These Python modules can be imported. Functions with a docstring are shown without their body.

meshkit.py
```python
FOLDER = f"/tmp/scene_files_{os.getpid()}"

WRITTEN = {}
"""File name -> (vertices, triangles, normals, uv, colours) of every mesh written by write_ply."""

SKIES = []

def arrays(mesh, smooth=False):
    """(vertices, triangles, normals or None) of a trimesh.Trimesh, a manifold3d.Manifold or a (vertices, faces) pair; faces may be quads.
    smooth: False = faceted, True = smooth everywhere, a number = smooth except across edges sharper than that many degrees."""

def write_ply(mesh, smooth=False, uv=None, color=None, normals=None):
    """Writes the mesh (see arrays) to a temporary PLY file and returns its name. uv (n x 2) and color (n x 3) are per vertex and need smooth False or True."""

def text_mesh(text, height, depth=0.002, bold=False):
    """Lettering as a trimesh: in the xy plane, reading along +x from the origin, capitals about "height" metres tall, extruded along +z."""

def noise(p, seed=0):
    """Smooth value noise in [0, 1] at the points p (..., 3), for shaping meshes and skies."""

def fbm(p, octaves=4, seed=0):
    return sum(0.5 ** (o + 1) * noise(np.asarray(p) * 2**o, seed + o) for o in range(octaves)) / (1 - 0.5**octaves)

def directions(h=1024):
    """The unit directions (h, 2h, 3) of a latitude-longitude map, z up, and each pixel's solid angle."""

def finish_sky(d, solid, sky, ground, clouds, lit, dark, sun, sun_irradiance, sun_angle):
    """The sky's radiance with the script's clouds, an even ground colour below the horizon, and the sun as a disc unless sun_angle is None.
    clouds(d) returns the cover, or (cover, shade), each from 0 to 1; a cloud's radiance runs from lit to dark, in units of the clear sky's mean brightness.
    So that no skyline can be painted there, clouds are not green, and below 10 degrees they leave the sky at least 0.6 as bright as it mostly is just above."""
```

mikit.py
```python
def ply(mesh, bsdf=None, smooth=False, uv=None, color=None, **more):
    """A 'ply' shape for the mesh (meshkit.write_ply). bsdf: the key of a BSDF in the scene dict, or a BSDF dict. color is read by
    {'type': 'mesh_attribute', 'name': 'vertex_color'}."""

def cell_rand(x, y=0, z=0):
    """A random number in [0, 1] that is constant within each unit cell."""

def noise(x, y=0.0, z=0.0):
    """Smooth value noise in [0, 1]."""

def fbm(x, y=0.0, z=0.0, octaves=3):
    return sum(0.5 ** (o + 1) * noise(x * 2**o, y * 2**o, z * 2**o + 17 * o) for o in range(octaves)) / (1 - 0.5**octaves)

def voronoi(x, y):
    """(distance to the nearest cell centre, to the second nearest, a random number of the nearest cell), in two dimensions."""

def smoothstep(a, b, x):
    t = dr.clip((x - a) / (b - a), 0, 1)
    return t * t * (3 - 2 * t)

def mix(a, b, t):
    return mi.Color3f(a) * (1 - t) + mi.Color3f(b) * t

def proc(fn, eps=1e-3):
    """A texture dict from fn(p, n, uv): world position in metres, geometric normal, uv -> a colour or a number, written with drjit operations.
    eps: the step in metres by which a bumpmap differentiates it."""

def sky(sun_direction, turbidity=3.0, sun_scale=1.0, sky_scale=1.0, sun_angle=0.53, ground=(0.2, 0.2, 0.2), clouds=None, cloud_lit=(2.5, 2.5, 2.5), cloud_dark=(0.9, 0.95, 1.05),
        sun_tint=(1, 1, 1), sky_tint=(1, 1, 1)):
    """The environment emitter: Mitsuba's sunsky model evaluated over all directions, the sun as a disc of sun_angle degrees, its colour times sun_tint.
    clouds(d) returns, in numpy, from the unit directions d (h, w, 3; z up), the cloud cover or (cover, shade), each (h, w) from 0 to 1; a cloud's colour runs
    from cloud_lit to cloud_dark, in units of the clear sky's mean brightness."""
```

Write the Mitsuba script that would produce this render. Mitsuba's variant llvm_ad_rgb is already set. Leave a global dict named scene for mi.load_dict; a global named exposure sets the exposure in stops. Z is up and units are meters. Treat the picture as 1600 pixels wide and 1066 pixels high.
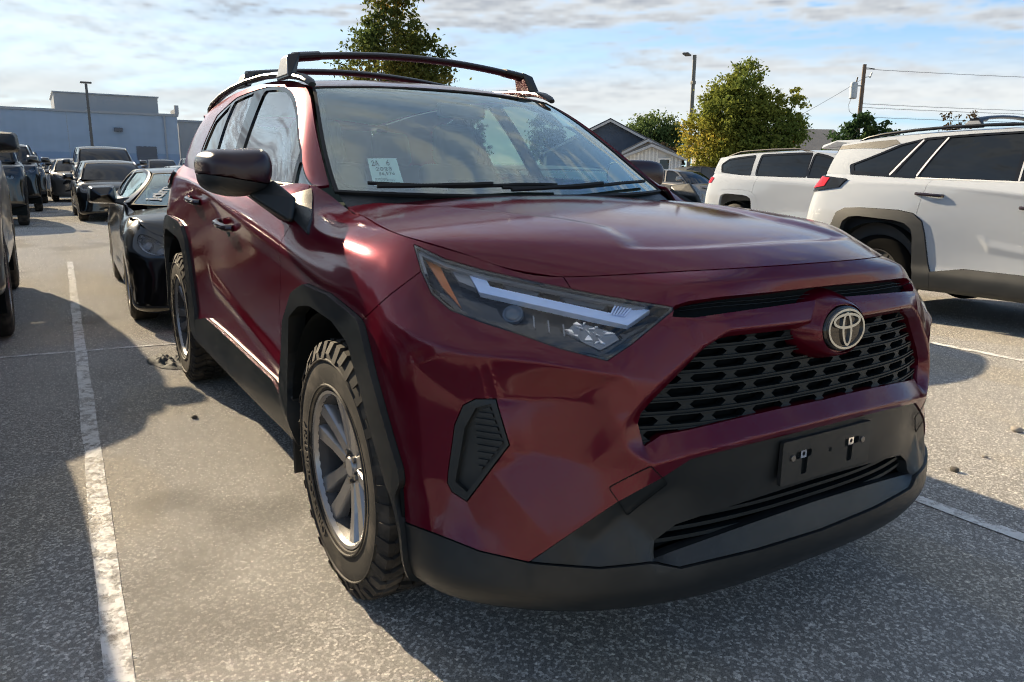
import math, numpy as np, trimesh, shapely, mitsuba as mi, mikit, meshkit, drjit as dr
from mikit import proc, ply, noise, fbm, voronoi, cell_rand, smoothstep, mix
T = mi.ScalarTransform4f
scene, labels = {}, {}

# ---- camera, sky, exposure -------------------------------------------------
# metres; x points out of the bonnet of the red car, y to its left, z up; the origin is on the ground under its front axle
CAM = np.array([1.9952, -1.5543, 1.1987])
FWD = np.array([-0.83008541, 0.51516182, -0.21346313]); DOWN = np.array([0.18711847, -0.10328077, -0.97689291])
scene['camera'] = {'type': 'perspective', 'fov': 67.9, 'fov_axis': 'x', 'near_clip': 0.05, 'far_clip': 6000.0,
                   'to_world': T().look_at(origin=CAM.tolist(), target=(CAM + FWD).tolist(), up=(-DOWN).tolist())}
SUN = (-2.1, -0.52, 1.0)
exposure = 2.93

def clouds(d):
    """Broken, streaky high cloud in sheets, drawn together towards the horizon."""
    z = np.maximum(d[..., 2], 0.0)
    k = 1 / (z + .16)
    p = np.stack([d[..., 0] * k, d[..., 1] * k, 0 * z], -1)
    w = meshkit.fbm(p * 0.7 + 7.3, 3, 5) - .5
    a = p + w[..., None] * [.9, .6, 0]
    r = np.stack([a[..., 0] * .62 + a[..., 1] * .78, a[..., 1] * .62 - a[..., 0] * .78, a[..., 2]], -1)
    big = meshkit.fbm(r * [.40, .75, 1] + 3.1, 4, 11)
    streak = meshkit.fbm(r * [.9, 3.4, 1] + 1.7, 5, 23)
    puff = meshkit.fbm(r * [7.5, 14.0, 1] + 9.2, 5, 37)
    high = np.clip((z - .13) / .14, 0, 1)
    fine = meshkit.fbm(r * [15., 26., 1] + 4.4, 4, 53)
    f = big * .50 + streak * (.36 - .10 * high) + puff * (.16 + .22 * high) + (fine - .5) * (.06 + .26 * high)
    t = (f - (.47 + .03 * high - .05 * np.clip((z - .5) / .3, 0, 1))) / (.17 - .02 * high)
    cover = np.clip(t, 0, 1)
    cover = cover * cover * (3 - 2 * cover)
    band = np.exp(-((z - .085 - .05 * (big - .5)) / .05) ** 2) * np.clip((streak + .5 * big - .48) / .25, 0, 1)
    cover = np.clip(np.maximum(cover * .93, band * .9), 0, .95)
    sun = np.array(SUN) / np.linalg.norm(SUN)
    near = np.clip((d @ sun - .45) / .45, 0, 1)   # cloud veil added round the sun to dim the glow there
    cover = np.clip(np.maximum(cover, near ** .6 * (.62 + 1.3 * (puff * .5 + streak * .5 - .5))), 0, .95)
    shade = np.clip((t - .55) / 1.3, 0, 1) * .6 + np.clip((puff * .45 + fine * .55 - .42) / .26, 0, 1) * .38 + .08
    shade = np.clip(shade * np.clip(z / .16, .25, 1) + .34 * near * (1 - .8 * np.clip((streak - .45) / .2, 0, 1)), 0, 1)
    return cover, shade

scene['sky'] = mikit.sky(SUN, turbidity=2.2, ground=(.14, .13, .12), clouds=clouds, cloud_lit=(2.3, 2.3, 2.22), cloud_dark=(.92, .98, 1.10), sun_scale=1.3, sky_scale=.8, sun_tint=(.95, 1., 1.08), sky_tint=(.84, .98, 1.12))
# ---- materials --------------------------------------------------------------
def rgb(*c): return {'type': 'rgb', 'value': list(map(float, c))}
def two(b): return {'type': 'twosided', 'bsdf': b}
def prin(c, rough=.5, metal=0., spec=.5, **k):
    return two({'type': 'principled', 'base_color': c if isinstance(c, dict) else rgb(*c), 'roughness': rough, 'metallic': metal, 'specular': spec, **k})
def paint(c, flake, w=.92, ior=1.42, rough=.22):
    """Metallic car paint: a tinted metal-flake layer mixed with a coat of clear varnish over the same colour."""
    return two({'type': 'blendbsdf', 'weight': w,
                'a': {'type': 'principled', 'base_color': flake, 'metallic': .9, 'roughness': rough, 'specular': .5, 'clearcoat': 1., 'clearcoat_gloss': .97},
                'b': {'type': 'roughplastic', 'diffuse_reflectance': c, 'int_ior': ior, 'nonlinear': True, 'distribution': 'ggx', 'alpha': .009}})
def dusty(base, dust, amount, scale=6.):
    def fn(p, n, uv):
        f = fbm(p.x * scale, p.y * scale, p.z * scale, 4)
        return mix(base, dust, dr.clip((f - .45) * 3, 0, 1) * amount)
    return proc(fn)
scene['paint_red'] = paint(dusty((.105, .0022, .015), (.115, .012, .020), .5, 3.), rgb(.45, .015, .075))
scene['paint_white'] = two({'type': 'plastic', 'diffuse_reflectance': rgb(.60, .63, .67), 'int_ior': 1.5, 'nonlinear': True})
scene['paint_black'] = paint(rgb(.006, .007, .009), rgb(.03, .034, .04), .75, 1.7)
scene['paint_grey'] = paint(rgb(.05, .052, .055), rgb(.12, .12, .125), .6)
scene['paint_silver'] = paint(rgb(.16, .16, .16), rgb(.35, .34, .33), .5)
scene['paint_maroon'] = paint(rgb(.05, .012, .014), rgb(.1, .02, .025), .6)
scene['gloss_black'] = two({'type': 'plastic', 'diffuse_reflectance': rgb(.008, .008, .009), 'int_ior': 1.5})
scene['cladding'] = two({'type': 'roughplastic', 'diffuse_reflectance': dusty((.011, .014, .016), (.030, .032, .033), .6, 7.), 'alpha': .27, 'int_ior': 1.40})
scene['grille_black'] = two({'type': 'roughplastic', 'diffuse_reflectance': rgb(.009, .014, .017), 'alpha': .35, 'int_ior': 1.30})
scene['void'] = prin((.006, .008, .009), .9, 0, .1)
scene['rubber_seal'] = prin((.008, .008, .008), .6, 0, .3)
scene['tyre'] = prin(dusty((.020, .019, .018), (.10, .085, .07), .75, 14.), .75, 0, .3)
scene['alloy'] = prin((.27, .27, .28), .30, .8)
scene['alloy_dark'] = prin((.035, .035, .038), .6, .2)
scene['alloy_far'] = prin((.35, .35, .36), .35, .8)
scene['chrome'] = prin((.85, .85, .86), .08, 1.)
scene['satin'] = prin((.42, .41, .38), .3, 1.)
scene['satin_white'] = prin((.55, .56, .57), .4, .4)
scene['cladding_grey'] = two({'type': 'roughplastic', 'diffuse_reflectance': dusty((.034, .037, .04), (.055, .057, .058), .6, 7.), 'alpha': .3, 'int_ior': 1.4})
scene['steel'] = prin((.22, .21, .20), .4, 1.)
scene['glass'] = {'type': 'thindielectric', 'int_ior': 2.5, 'specular_transmittance': rgb(.72, .88, .78), 'specular_reflectance': rgb(.90, 1., .95)}
scene['glass_side'] = {'type': 'thindielectric', 'int_ior': 2.0, 'specular_transmittance': rgb(.42, .50, .44)}
scene['glass_dark'] = two({'type': 'plastic', 'diffuse_reflectance': rgb(.004, .006, .008), 'int_ior': 1.6})
scene['lens'] = {'type': 'thindielectric', 'int_ior': 1.36}
scene['lamp_bowl'] = two({'type': 'plastic', 'diffuse_reflectance': rgb(.007, .009, .012), 'int_ior': 1.4})
scene['lamp_sky_blue'] = two({'type': 'roughplastic', 'diffuse_reflectance': rgb(.42, .56, .84), 'alpha': .1, 'int_ior': 1.5})  # clear lamp plastic, the blue of the reflected sky put into its colour
scene['lamp_grey'] = prin((.17, .19, .22), .25, .5)
scene['lamp_clear'] = two({'type': 'plastic', 'diffuse_reflectance': rgb(.05, .07, .10), 'int_ior': 1.6})
scene['amber'] = two({'type': 'plastic', 'diffuse_reflectance': rgb(.42, .12, .02), 'int_ior': 1.5})
scene['tail_red'] = two({'type': 'plastic', 'diffuse_reflectance': rgb(.45, .01, .02), 'int_ior': 1.5})
scene['tyre_far'] = prin((.005, .005, .005), .9, 0, .05)
scene['interior'] = prin((.03, .031, .032), .7)
scene['interior_light'] = prin((.14, .14, .13), .8)
scene['paper'] = prin((.78, .8, .84), .8)
scene['ink'] = prin((.03, .03, .04), .7)
from shapely.geometry import Polygon, MultiPolygon, LineString, Point
from shapely.ops import unary_union
from scipy.interpolate import Akima1DInterpolator, CubicSpline, PchipInterpolator
from scipy.spatial import Delaunay, cKDTree

class Sheet:
    """A smooth surface through a grid of control points ctrl[j][i]; u runs along i, w along j (both roughly metres)."""
    def __init__(self, ctrl, us=None, ws=None, n=(160, 90), kind='akima'):
        C = np.asarray(ctrl, float)
        J, I = C.shape[:2]
        if us is None:
            us = np.concatenate([[0], np.cumsum(np.linalg.norm(np.diff(C, axis=1), axis=2).mean(0))])
        if ws is None:
            ws = np.concatenate([[0], np.cumsum(np.linalg.norm(np.diff(C, axis=0), axis=2).mean(1))])
        self.us, self.ws = np.asarray(us, float), np.asarray(ws, float)
        f = {'akima': Akima1DInterpolator, 'cubic': CubicSpline, 'pchip': PchipInterpolator}[kind]
        U = np.linspace(self.us[0], self.us[-1], n[0]); W = np.linspace(self.ws[0], self.ws[-1], n[1])
        D = CubicSpline(self.us, C, axis=1, bc_type='natural')(U) if kind != 'pchip' else f(self.us, C, axis=1)(U)
        D = (f(self.ws, D, axis=0)(W))
        self.U, self.W, self.D = U, W, D
        from scipy.interpolate import RectBivariateSpline
        self.sp = [RectBivariateSpline(W, U, D[..., k], kx=3, ky=3) for k in range(3)]
        self.disp = None
    def raw(self, uv):
        uv = np.asarray(uv, float)
        return np.stack([s.ev(uv[..., 1], uv[..., 0]) for s in self.sp], -1)
    def nrm(self, uv):
        uv = np.asarray(uv, float)
        du = np.stack([s.ev(uv[..., 1], uv[..., 0], dy=1) for s in self.sp], -1)
        dw = np.stack([s.ev(uv[..., 1], uv[..., 0], dx=1) for s in self.sp], -1)
        n = np.cross(du, dw)
        return self.sign * n / (np.linalg.norm(n, axis=-1, keepdims=True) + 1e-12)
    sign = 1.0
    def eval(self, uv, off=0.0):
        p, n = self.raw(uv), self.nrm(uv)
        d = off if self.disp is None else off + self.disp(uv)
        return p + n * (np.asarray(d)[..., None] if np.ndim(d) else d)
    def grid_mesh(self, off=0.0, disp=False):
        UU, WW = np.meshgrid(self.U, self.W)
        uv = np.stack([UU, WW], -1).reshape(-1, 2)
        sv, self.disp = self.disp, self.disp if disp else None
        P = self.eval(uv, off); self.disp = sv
        nW, nU = len(self.W), len(self.U)
        a = np.arange(nW * nU).reshape(nW, nU)
        q = np.stack([a[:-1, :-1], a[:-1, 1:], a[1:, 1:], a[1:, :-1]], -1).reshape(-1, 4)
        f = np.vstack([q[:, [0, 1, 2]], q[:, [0, 2, 3]]])
        return trimesh.Trimesh(P, f, process=False), uv

def resample(ring, h):
    ring = np.asarray(ring, float)
    out = []
    for a, b in zip(ring, np.roll(ring, -1, 0)):
        k = max(1, int(math.ceil(np.linalg.norm(b - a) / h)))
        out += [a + (b - a) * t / k for t in range(k)]
    return np.array(out)

def tri_region(poly, h):
    """Triangulates a shapely polygon with boundary steps and inner points about h apart: (points, faces, rings of indices)."""
    pts, rings, n = [], [], 0
    for r in [poly.exterior, *poly.interiors]:
        c = resample(np.array(r.coords)[:-1], h)
        rings.append(np.arange(n, n + len(c))); n += len(c); pts.append(c)
    x0, y0, x1, y1 = poly.bounds
    ys = np.arange(y0 + h * .37, y1, h * .9)
    gx = np.arange(x0 + h * .41, x1, h)
    G = np.array([(x + (h / 2 if k % 2 else 0), y) for k, y in enumerate(ys) for x in gx]).reshape(-1, 2)
    inner = poly.buffer(-h * .55)
    if len(G) and not inner.is_empty:
        G = G[shapely.contains_xy(inner, G[:, 0], G[:, 1])]
        pts.append(G)
    P = np.vstack(pts)
    jit = (np.sin(np.arange(len(P))[:, None] * [12.9898, 78.233]) * 43758.5453 % 1 - .5) * 1e-7
    T = Delaunay(P + jit).simplices
    c = P[T].mean(1)
    T = T[shapely.contains_xy(poly, c[:, 0], c[:, 1])]
    A = P[T]
    ar = (A[:, 1, 0] - A[:, 0, 0]) * (A[:, 2, 1] - A[:, 0, 1]) - (A[:, 1, 1] - A[:, 0, 1]) * (A[:, 2, 0] - A[:, 0, 0])
    T = T[np.abs(ar) > 1e-9]; ar = ar[np.abs(ar) > 1e-9]
    T[ar < 0] = T[ar < 0][:, ::-1]
    return P, T, rings

def polys(g):
    return [p for p in getattr(g, 'geoms', [g]) if isinstance(p, Polygon) and p.area > 1e-6]

def panel(sheet, poly, h=.012, off=0.0, flange=.012, lip=.0015, fn=None):
    """A piece of the sheet cut out along poly (in u, w), its rim rounded and turned inwards by 'flange' metres."""
    out = []
    for pg in polys(poly):
        P, T, rings = tri_region(pg, h)
        o = off + (fn(P) if fn is not None else 0)
        V, N = sheet.eval(P, o), sheet.nrm(P)
        n = len(V); vs, fs = [V], [T if sheet.flip > 0 else T[:, ::-1]]
        if flange:
            for r in rings:
                a = V[r] - N[r] * flange
                vs.append(a); m = len(r); k = np.arange(m); k2 = (k + 1) % m
                f = np.vstack([np.stack([r[k], n + k, r[k2]], 1), np.stack([r[k2], n + k, n + k2], 1)])
                fs.append(f if sheet.flip > 0 else f[:, ::-1]); n += m
        out.append(trimesh.Trimesh(np.vstack(vs), np.vstack(fs), process=False))
    return trimesh.util.concatenate(out)

def mirror(m):
    m = m.copy(); m.vertices = m.vertices * [1, -1, 1]; m.faces = m.faces[:, ::-1]
    return m
# ---- ground -------------------------------------------------------------------
def asphalt_col(p, n, uv):
    big = fbm(p.x * .35, p.y * .35, 0, 4); mid = fbm(p.x * 2.3, p.y * 2.3, 4., 4)
    d1, d2, r = voronoi(p.x * 130, p.y * 130); e1, e2, s = voronoi(p.x * 74 + 7, p.y * 74)
    g = .195 + .40 * r * r * r + .07 * (big - .5) + .06 * (mid - .5)
    g = dr.select((s > .88) & (e1 < .40), g + .10 + .15 * r, g)
    g = g * dr.clip(.5 + (d2 - d1) * 2.6, 0, 1)
    dirt = smoothstep(.50, .66, fbm(p.x * .9 + 3, p.y * 2.6, 9., 4)); oil = smoothstep(.66, .74, fbm(p.x * .8 + 11, p.y * .8 + 4, 2., 4))
    g = g * (1 - .35 * oil)
    return mix(mi.Color3f(g * 1.04, g * 1.0, g * .94), mi.Color3f(g * 1.12, g * 1.0, g * .80), dirt * .45)
def asphalt_h(p, n, uv):
    d1, d2, r = voronoi(p.x * 130, p.y * 130); e1, e2, s = voronoi(p.x * 74 + 7, p.y * 74)
    return dr.clip((d2 - d1) * 1.6, 0, 1) * (.0010 + .0020 * r) + dr.select(s > .84, dr.clip((.5 - e1) * 3, 0, 1) * .003, 0.)
scene['asphalt'] = two({'type': 'bumpmap', 'arbitrary': {'type': 'proc', **{k: v for k, v in proc(asphalt_h, eps=1e-3).items() if k != 'type'}}, 'scale': 1.0,
                        'bsdf': {'type': 'principled', 'base_color': proc(asphalt_col), 'roughness': .85, 'specular': .35}})
def line_col(p, n, uv):
    f = fbm(p.x * 30, p.y * 30, 0, 4); d1, d2, r = voronoi(p.x * 130, p.y * 130)
    return mix((.64, .64, .63), asphalt_col(p, n, uv), dr.clip(.18 + (f - .44) * 3.2 + (r - .5) * 1.1, 0, 1))
scene['worn_line'] = two({'type': 'bumpmap', 'arbitrary': {'type': 'proc', **{k: v for k, v in proc(asphalt_h, eps=1e-3).items() if k != 'type'}}, 'scale': 1.0,
                        'bsdf': {'type': 'principled', 'base_color': proc(line_col), 'roughness': .8, 'specular': .3}})
def quad(x0, x1, y0, y1, z): return trimesh.Trimesh([(x0, y0, z), (x1, y0, z), (x1, y1, z), (x0, y1, z)], [(0, 1, 2), (0, 2, 3)], process=False)
def structure(key, label=None): labels[key] = {'kind': 'structure', **({'label': label} if label else {})}
scene['asphalt_lot'] = ply(quad(-900, 900, -900, 900, 0), 'asphalt'); structure('asphalt_lot', 'weathered grey asphalt of the parking lot')
def stripe(k, x0, x1, y0, y1, w=.034):
    """a worn painted stripe with a ragged edge, a parallelogram along x"""
    n = 60; t = np.linspace(0, 1, n)
    e = meshkit.fbm(np.stack([t * 40 + k * 9, t * 0, t * 0], -1), 3, k) - .5; e2 = meshkit.fbm(np.stack([t * 40 + k * 9, t * 0 + 5, t * 0], -1), 3, k) - .5
    P0 = np.array([x0, y0]); P1 = np.array([x1, y1]); d = (P1 - P0) / np.linalg.norm(P1 - P0); nn = np.array([-d[1], d[0]])
    c = P0 + (P1 - P0) * t[:, None]
    a, b = c + nn * (w + e[:, None] * .4 * w), c - nn * (w + e2[:, None] * .4 * w)
    V = np.vstack([np.c_[a, np.full(n, .004)], np.c_[b, np.full(n, .004)]]); i = np.arange(n - 1)
    F = np.vstack([np.stack([i, n + i, n + i + 1], 1), np.stack([i, n + i + 1, i + 1], 1)])
    return ply(trimesh.Trimesh(V, F, process=False), 'worn_line')
scene['asphalt_lot__parking_line'] = stripe(1, -9.75, 3.2, -1.235, -1.58)
scene['asphalt_lot__parking_line_001'] = stripe(2, -9.6, 2.6, 1.24, 1.205)
scene['asphalt_lot__parking_line_002'] = stripe(3, -9.6, 1.6, 4.07, 4.05)
scene['asphalt_lot__parking_line_003'] = stripe(4, -4.05, -3.72, -4.2, -.55, .02)
# ---- the surfaces of the red car (and of its white twin) ----
# rows r0..r8 of each station, right half (y negative), x forward from the front axle
def st(*rows): return [tuple(r) for r in rows]
Z=[.25,.275,.335,.46,.60,.75,.885,.95,1.005]
def front(y,xs,ys=None,zs=None):
    ys=ys or [y]*9; zs=zs or Z
    return [(x,yy,z) for x,yy,z in zip(xs,ys,zs)]
A=[
 front(0,[.85,.90,.925,.925,.925,.915,.905,.893,.862]),
 front(-.20,[.845,.897,.92,.92,.918,.91,.90,.883,.845],[-.2]*8+[-.19],Z[:8]+[1.003]),
 front(-.36,[.825,.882,.905,.90,.90,.89,.878,.855,.785],[-.36]*8+[-.35],Z[:8]+[.996]),
 front(-.50,[.79,.85,.873,.865,.86,.845,.818,.77,.695],[-.5]*8+[-.495],Z[:6]+[.88,.935,.985]),
 front(-.62,[.74,.80,.825,.815,.80,.785,.74,.66,.575],None,Z[:6]+[.87,.93,.98]),
 front(-.72,[.675,.73,.757,.745,.73,.70,.64,.555,.465],[-.72,-.725,-.73,-.725,-.72,-.72,-.715,-.705,-.695],Z[:6]+[.87,.94,1.008]),
 front(-.80,[.60,.65,.68,.66,.64,.615,.55,.46,.37],[-.79,-.805,-.815,-.805,-.80,-.80,-.79,-.775,-.75],Z[:6]+[.87,.955,1.03]),
 front(-.855,[.51,.56,.58,.55,.535,.515,.46,.38,.285],[-.83,-.855,-.87,-.86,-.855,-.86,-.85,-.83,-.785],Z[:6]+[.87,.965,1.045]),
 front(-.885,[.42,.44,.455,.445,.44,.43,.37,.28,.19],[-.85,-.875,-.89,-.885,-.885,-.895,-.885,-.86,-.795],Z[:6]+[.87,.975,1.055]),
 front(-.90,[.26,.26,.26,.26,.26,.25,.22,.15,.06],[-.86,-.88,-.90,-.90,-.90,-.908,-.905,-.875,-.785],Z[:6]+[.885,.99,1.066]),
 front(-.90,[0,0,0,0,0,0,-.02,-.05,-.13],[-.86,-.88,-.90,-.90,-.90,-.91,-.912,-.875,-.755],[.27,.29,.345,.47,.62,.78,.91,1.008,1.08]),
 front(-.90,[-.28,-.28,-.28,-.28,-.28,-.28,-.29,-.30,-.36],[-.86,-.88,-.90,-.89,-.888,-.90,-.912,-.865,-.715],[.29,.32,.40,.51,.63,.79,.945,1.04,1.09]),
 front(-.90,[-.50]*9,[-.86,-.88,-.90,-.885,-.882,-.896,-.911,-.875,-.765],[.30,.33,.42,.52,.63,.80,.965,1.065,1.155]),
 front(-.90,[-.75]*9,[-.86,-.882,-.90,-.885,-.88,-.895,-.912,-.882,-.802],[.30,.33,.42,.52,.63,.80,.99,1.085,1.158]),
 front(-.90,[-1.2]*9,[-.86,-.885,-.90,-.885,-.88,-.892,-.903,-.878,-.81],[.30,.33,.42,.52,.63,.80,1.037,1.108,1.168]),
 front(-.90,[-1.9]*9,[-.86,-.885,-.90,-.885,-.882,-.888,-.888,-.868,-.81],[.30,.33,.42,.52,.65,.82,1.10,1.145,1.188]),
 front(-.92,[-2.69]*9,[-.86,-.89,-.905,-.905,-.91,-.905,-.868,-.842,-.785],[.30,.33,.42,.52,.68,.86,1.10,1.165,1.215]),
 front(-.89,[-3.2]*9,[-.84,-.87,-.885,-.88,-.88,-.872,-.835,-.80,-.74],[.32,.35,.42,.54,.70,.88,1.08,1.17,1.24]),
 front(0,[-3.48,-3.5,-3.52,-3.52,-3.52,-3.5,-3.46,-3.42,-3.40],[-.70,-.74,-.76,-.765,-.77,-.765,-.745,-.715,-.66],[.34,.37,.44,.55,.70,.88,1.08,1.17,1.25]),
 front(0,[-3.58,-3.60,-3.63,-3.62,-3.60,-3.56,-3.52,-3.47,-3.45],[-.40]*9,[.34,.37,.44,.55,.70,.88,1.08,1.17,1.25]),
 front(0,[-3.60,-3.62,-3.66,-3.64,-3.62,-3.58,-3.54,-3.49,-3.47],[0]*9,[.34,.37,.44,.55,.70,.88,1.08,1.17,1.25]),
]
A=np.array(A,float)
def fullw(C):
    # C[j][i]: columns from the centre line to the right; mirrored to the full width
    return np.concatenate([(C*[1,-1,1])[:,:0:-1],C],1)
def fullu(us): return np.concatenate([-us[:0:-1],us])
C=np.swapaxes(A,0,1)
us=np.concatenate([[0],np.cumsum(np.linalg.norm(np.diff(C,axis=1),axis=2).mean(0))])
BODY=Sheet(fullw(C),us=fullu(us),n=(481,90)); BODY.us0=us
BODY.sign=-1; BODY.flip=-1
def r8(u): return BODY.raw(np.stack([np.asarray(u,float),np.zeros(np.shape(u))+BODY.ws[-1]],-1))
# hood: rows b (front to back), columns a (centre to edge)
HA=np.array([0,.25,.5,.75,.92,1.0])
def hood_ctrl():
    rows=[]
    u0=.60
    rows.append(r8(np.array([0,.2,.355,.48,.565,.60])))
    Es=[r8(u) for u in (.72,.85,1.0,1.15,1.35,1.56)]+[np.array([-.37,-.712,1.092])]
    Cs=[(.80,1.028),(.68,1.058),(.52,1.082),(.34,1.100),(.13,1.116),(-.09,1.130),(-.30,1.140)]
    for E,(cx,cz) in zip(Es,Cs):
        rows.append(np.stack([cx+(E[0]-cx)*HA**2, E[1]*HA, cz+(E[2]-cz)*HA**2.4],-1))
    return np.array(rows)
C=hood_ctrl(); cu=np.concatenate([[0],np.cumsum(np.linalg.norm(np.diff(C,axis=1),axis=2).mean(0))]); HOOD=Sheet(fullw(C),us=fullu(cu),n=(241,120)); 
HOOD.sign=float(np.sign(HOOD.nrm(np.array([[.3,.5]]))[0,2])); HOOD.flip=HOOD.sign
# windshield rows bottom->top, columns centre->edge
WA=np.array([0,.35,.7,.9,1.0])
def ws_ctrl():
    rows=[]
    for t,(cx,cz),(ex,ey,ez) in zip((0,.33,.66,1),[(-.27,1.125),(-.53,1.295),(-.80,1.455),(-1.05,1.552)],[(-.47,-.715,1.14),(-.70,-.675,1.285),(-.92,-.62,1.425),(-1.13,-.565,1.535)]):
        rows.append(np.stack([cx+(ex-cx)*WA**2.2, ey*WA, cz+(ez-cz)*WA**2.2],-1))
    return np.array(rows)
C=ws_ctrl(); cu=np.concatenate([[0],np.cumsum(np.linalg.norm(np.diff(C,axis=1),axis=2).mean(0))]); WS=Sheet(fullw(C),us=fullu(cu),n=(121,60),kind='cubic')
WS.sign=float(np.sign(WS.nrm(np.array([[.3,.3]]))[0,2])); WS.flip=WS.sign
def roof_ctrl():
    rows=[]
    for (cx,cz),(ex,ey,ez) in zip([(-1.05,1.552),(-1.35,1.605),(-1.75,1.63),(-2.2,1.632),(-2.7,1.615),(-3.1,1.585),(-3.42,1.545)],[(-1.13,-.565,1.535),(-1.4,-.575,1.572),(-1.78,-.59,1.594),(-2.2,-.595,1.596),(-2.7,-.59,1.577),(-3.1,-.575,1.545),(-3.40,-.54,1.505)]):
        rows.append(np.stack([cx+(ex-cx)*WA**2.2, ey*WA, cz+(ez-cz)*WA**2.4],-1))
    return np.array(rows)
C=roof_ctrl(); cu=np.concatenate([[0],np.cumsum(np.linalg.norm(np.diff(C,axis=1),axis=2).mean(0))]); ROOF=Sheet(fullw(C),us=fullu(cu),n=(121,90),kind='cubic'); ROOF.sign=float(np.sign(ROOF.nrm(np.array([[.3,.5]]))[0,2])); ROOF.flip=ROOF.sign
# greenhouse side: columns along x (front to back), rows belt -> roof rail
def side_ctrl():
    xs=[-.50,-.75,-1.2,-1.9,-2.69,-3.2,-3.40]
    belt=[r8(u) for u in us[[12,13,14,15,16,17]]]+[np.array([-3.38,-.70,1.25])]
    top=[(-.50,-.722,1.160),(-.80,-.665,1.352),(-1.16,-.585,1.535),(-1.9,-.622,1.592),(-2.69,-.615,1.572),(-3.12,-.60,1.538),(-3.32,-.58,1.515)]
    rows=[]
    for t in (0,.33,.66,1):
        r=[]
        for b,q in zip(belt,top):
            b,q=np.array(b),np.array(q); p=b+(q-b)*t; p[1]-=.018*4*t*(1-t)*min(1,(q[2]-b[2])/.3)
            r.append(p)
        rows.append(r)
    return np.array(rows)
GH=Sheet(side_ctrl(),n=(160,50)); GH.sign=-float(np.sign(GH.nrm(np.array([[1.5,.2]]))[0,1])); GH.flip=GH.sign
SHEETS=dict(BODY=BODY,HOOD=HOOD,WS=WS,ROOF=ROOF,GH=GH)
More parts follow.
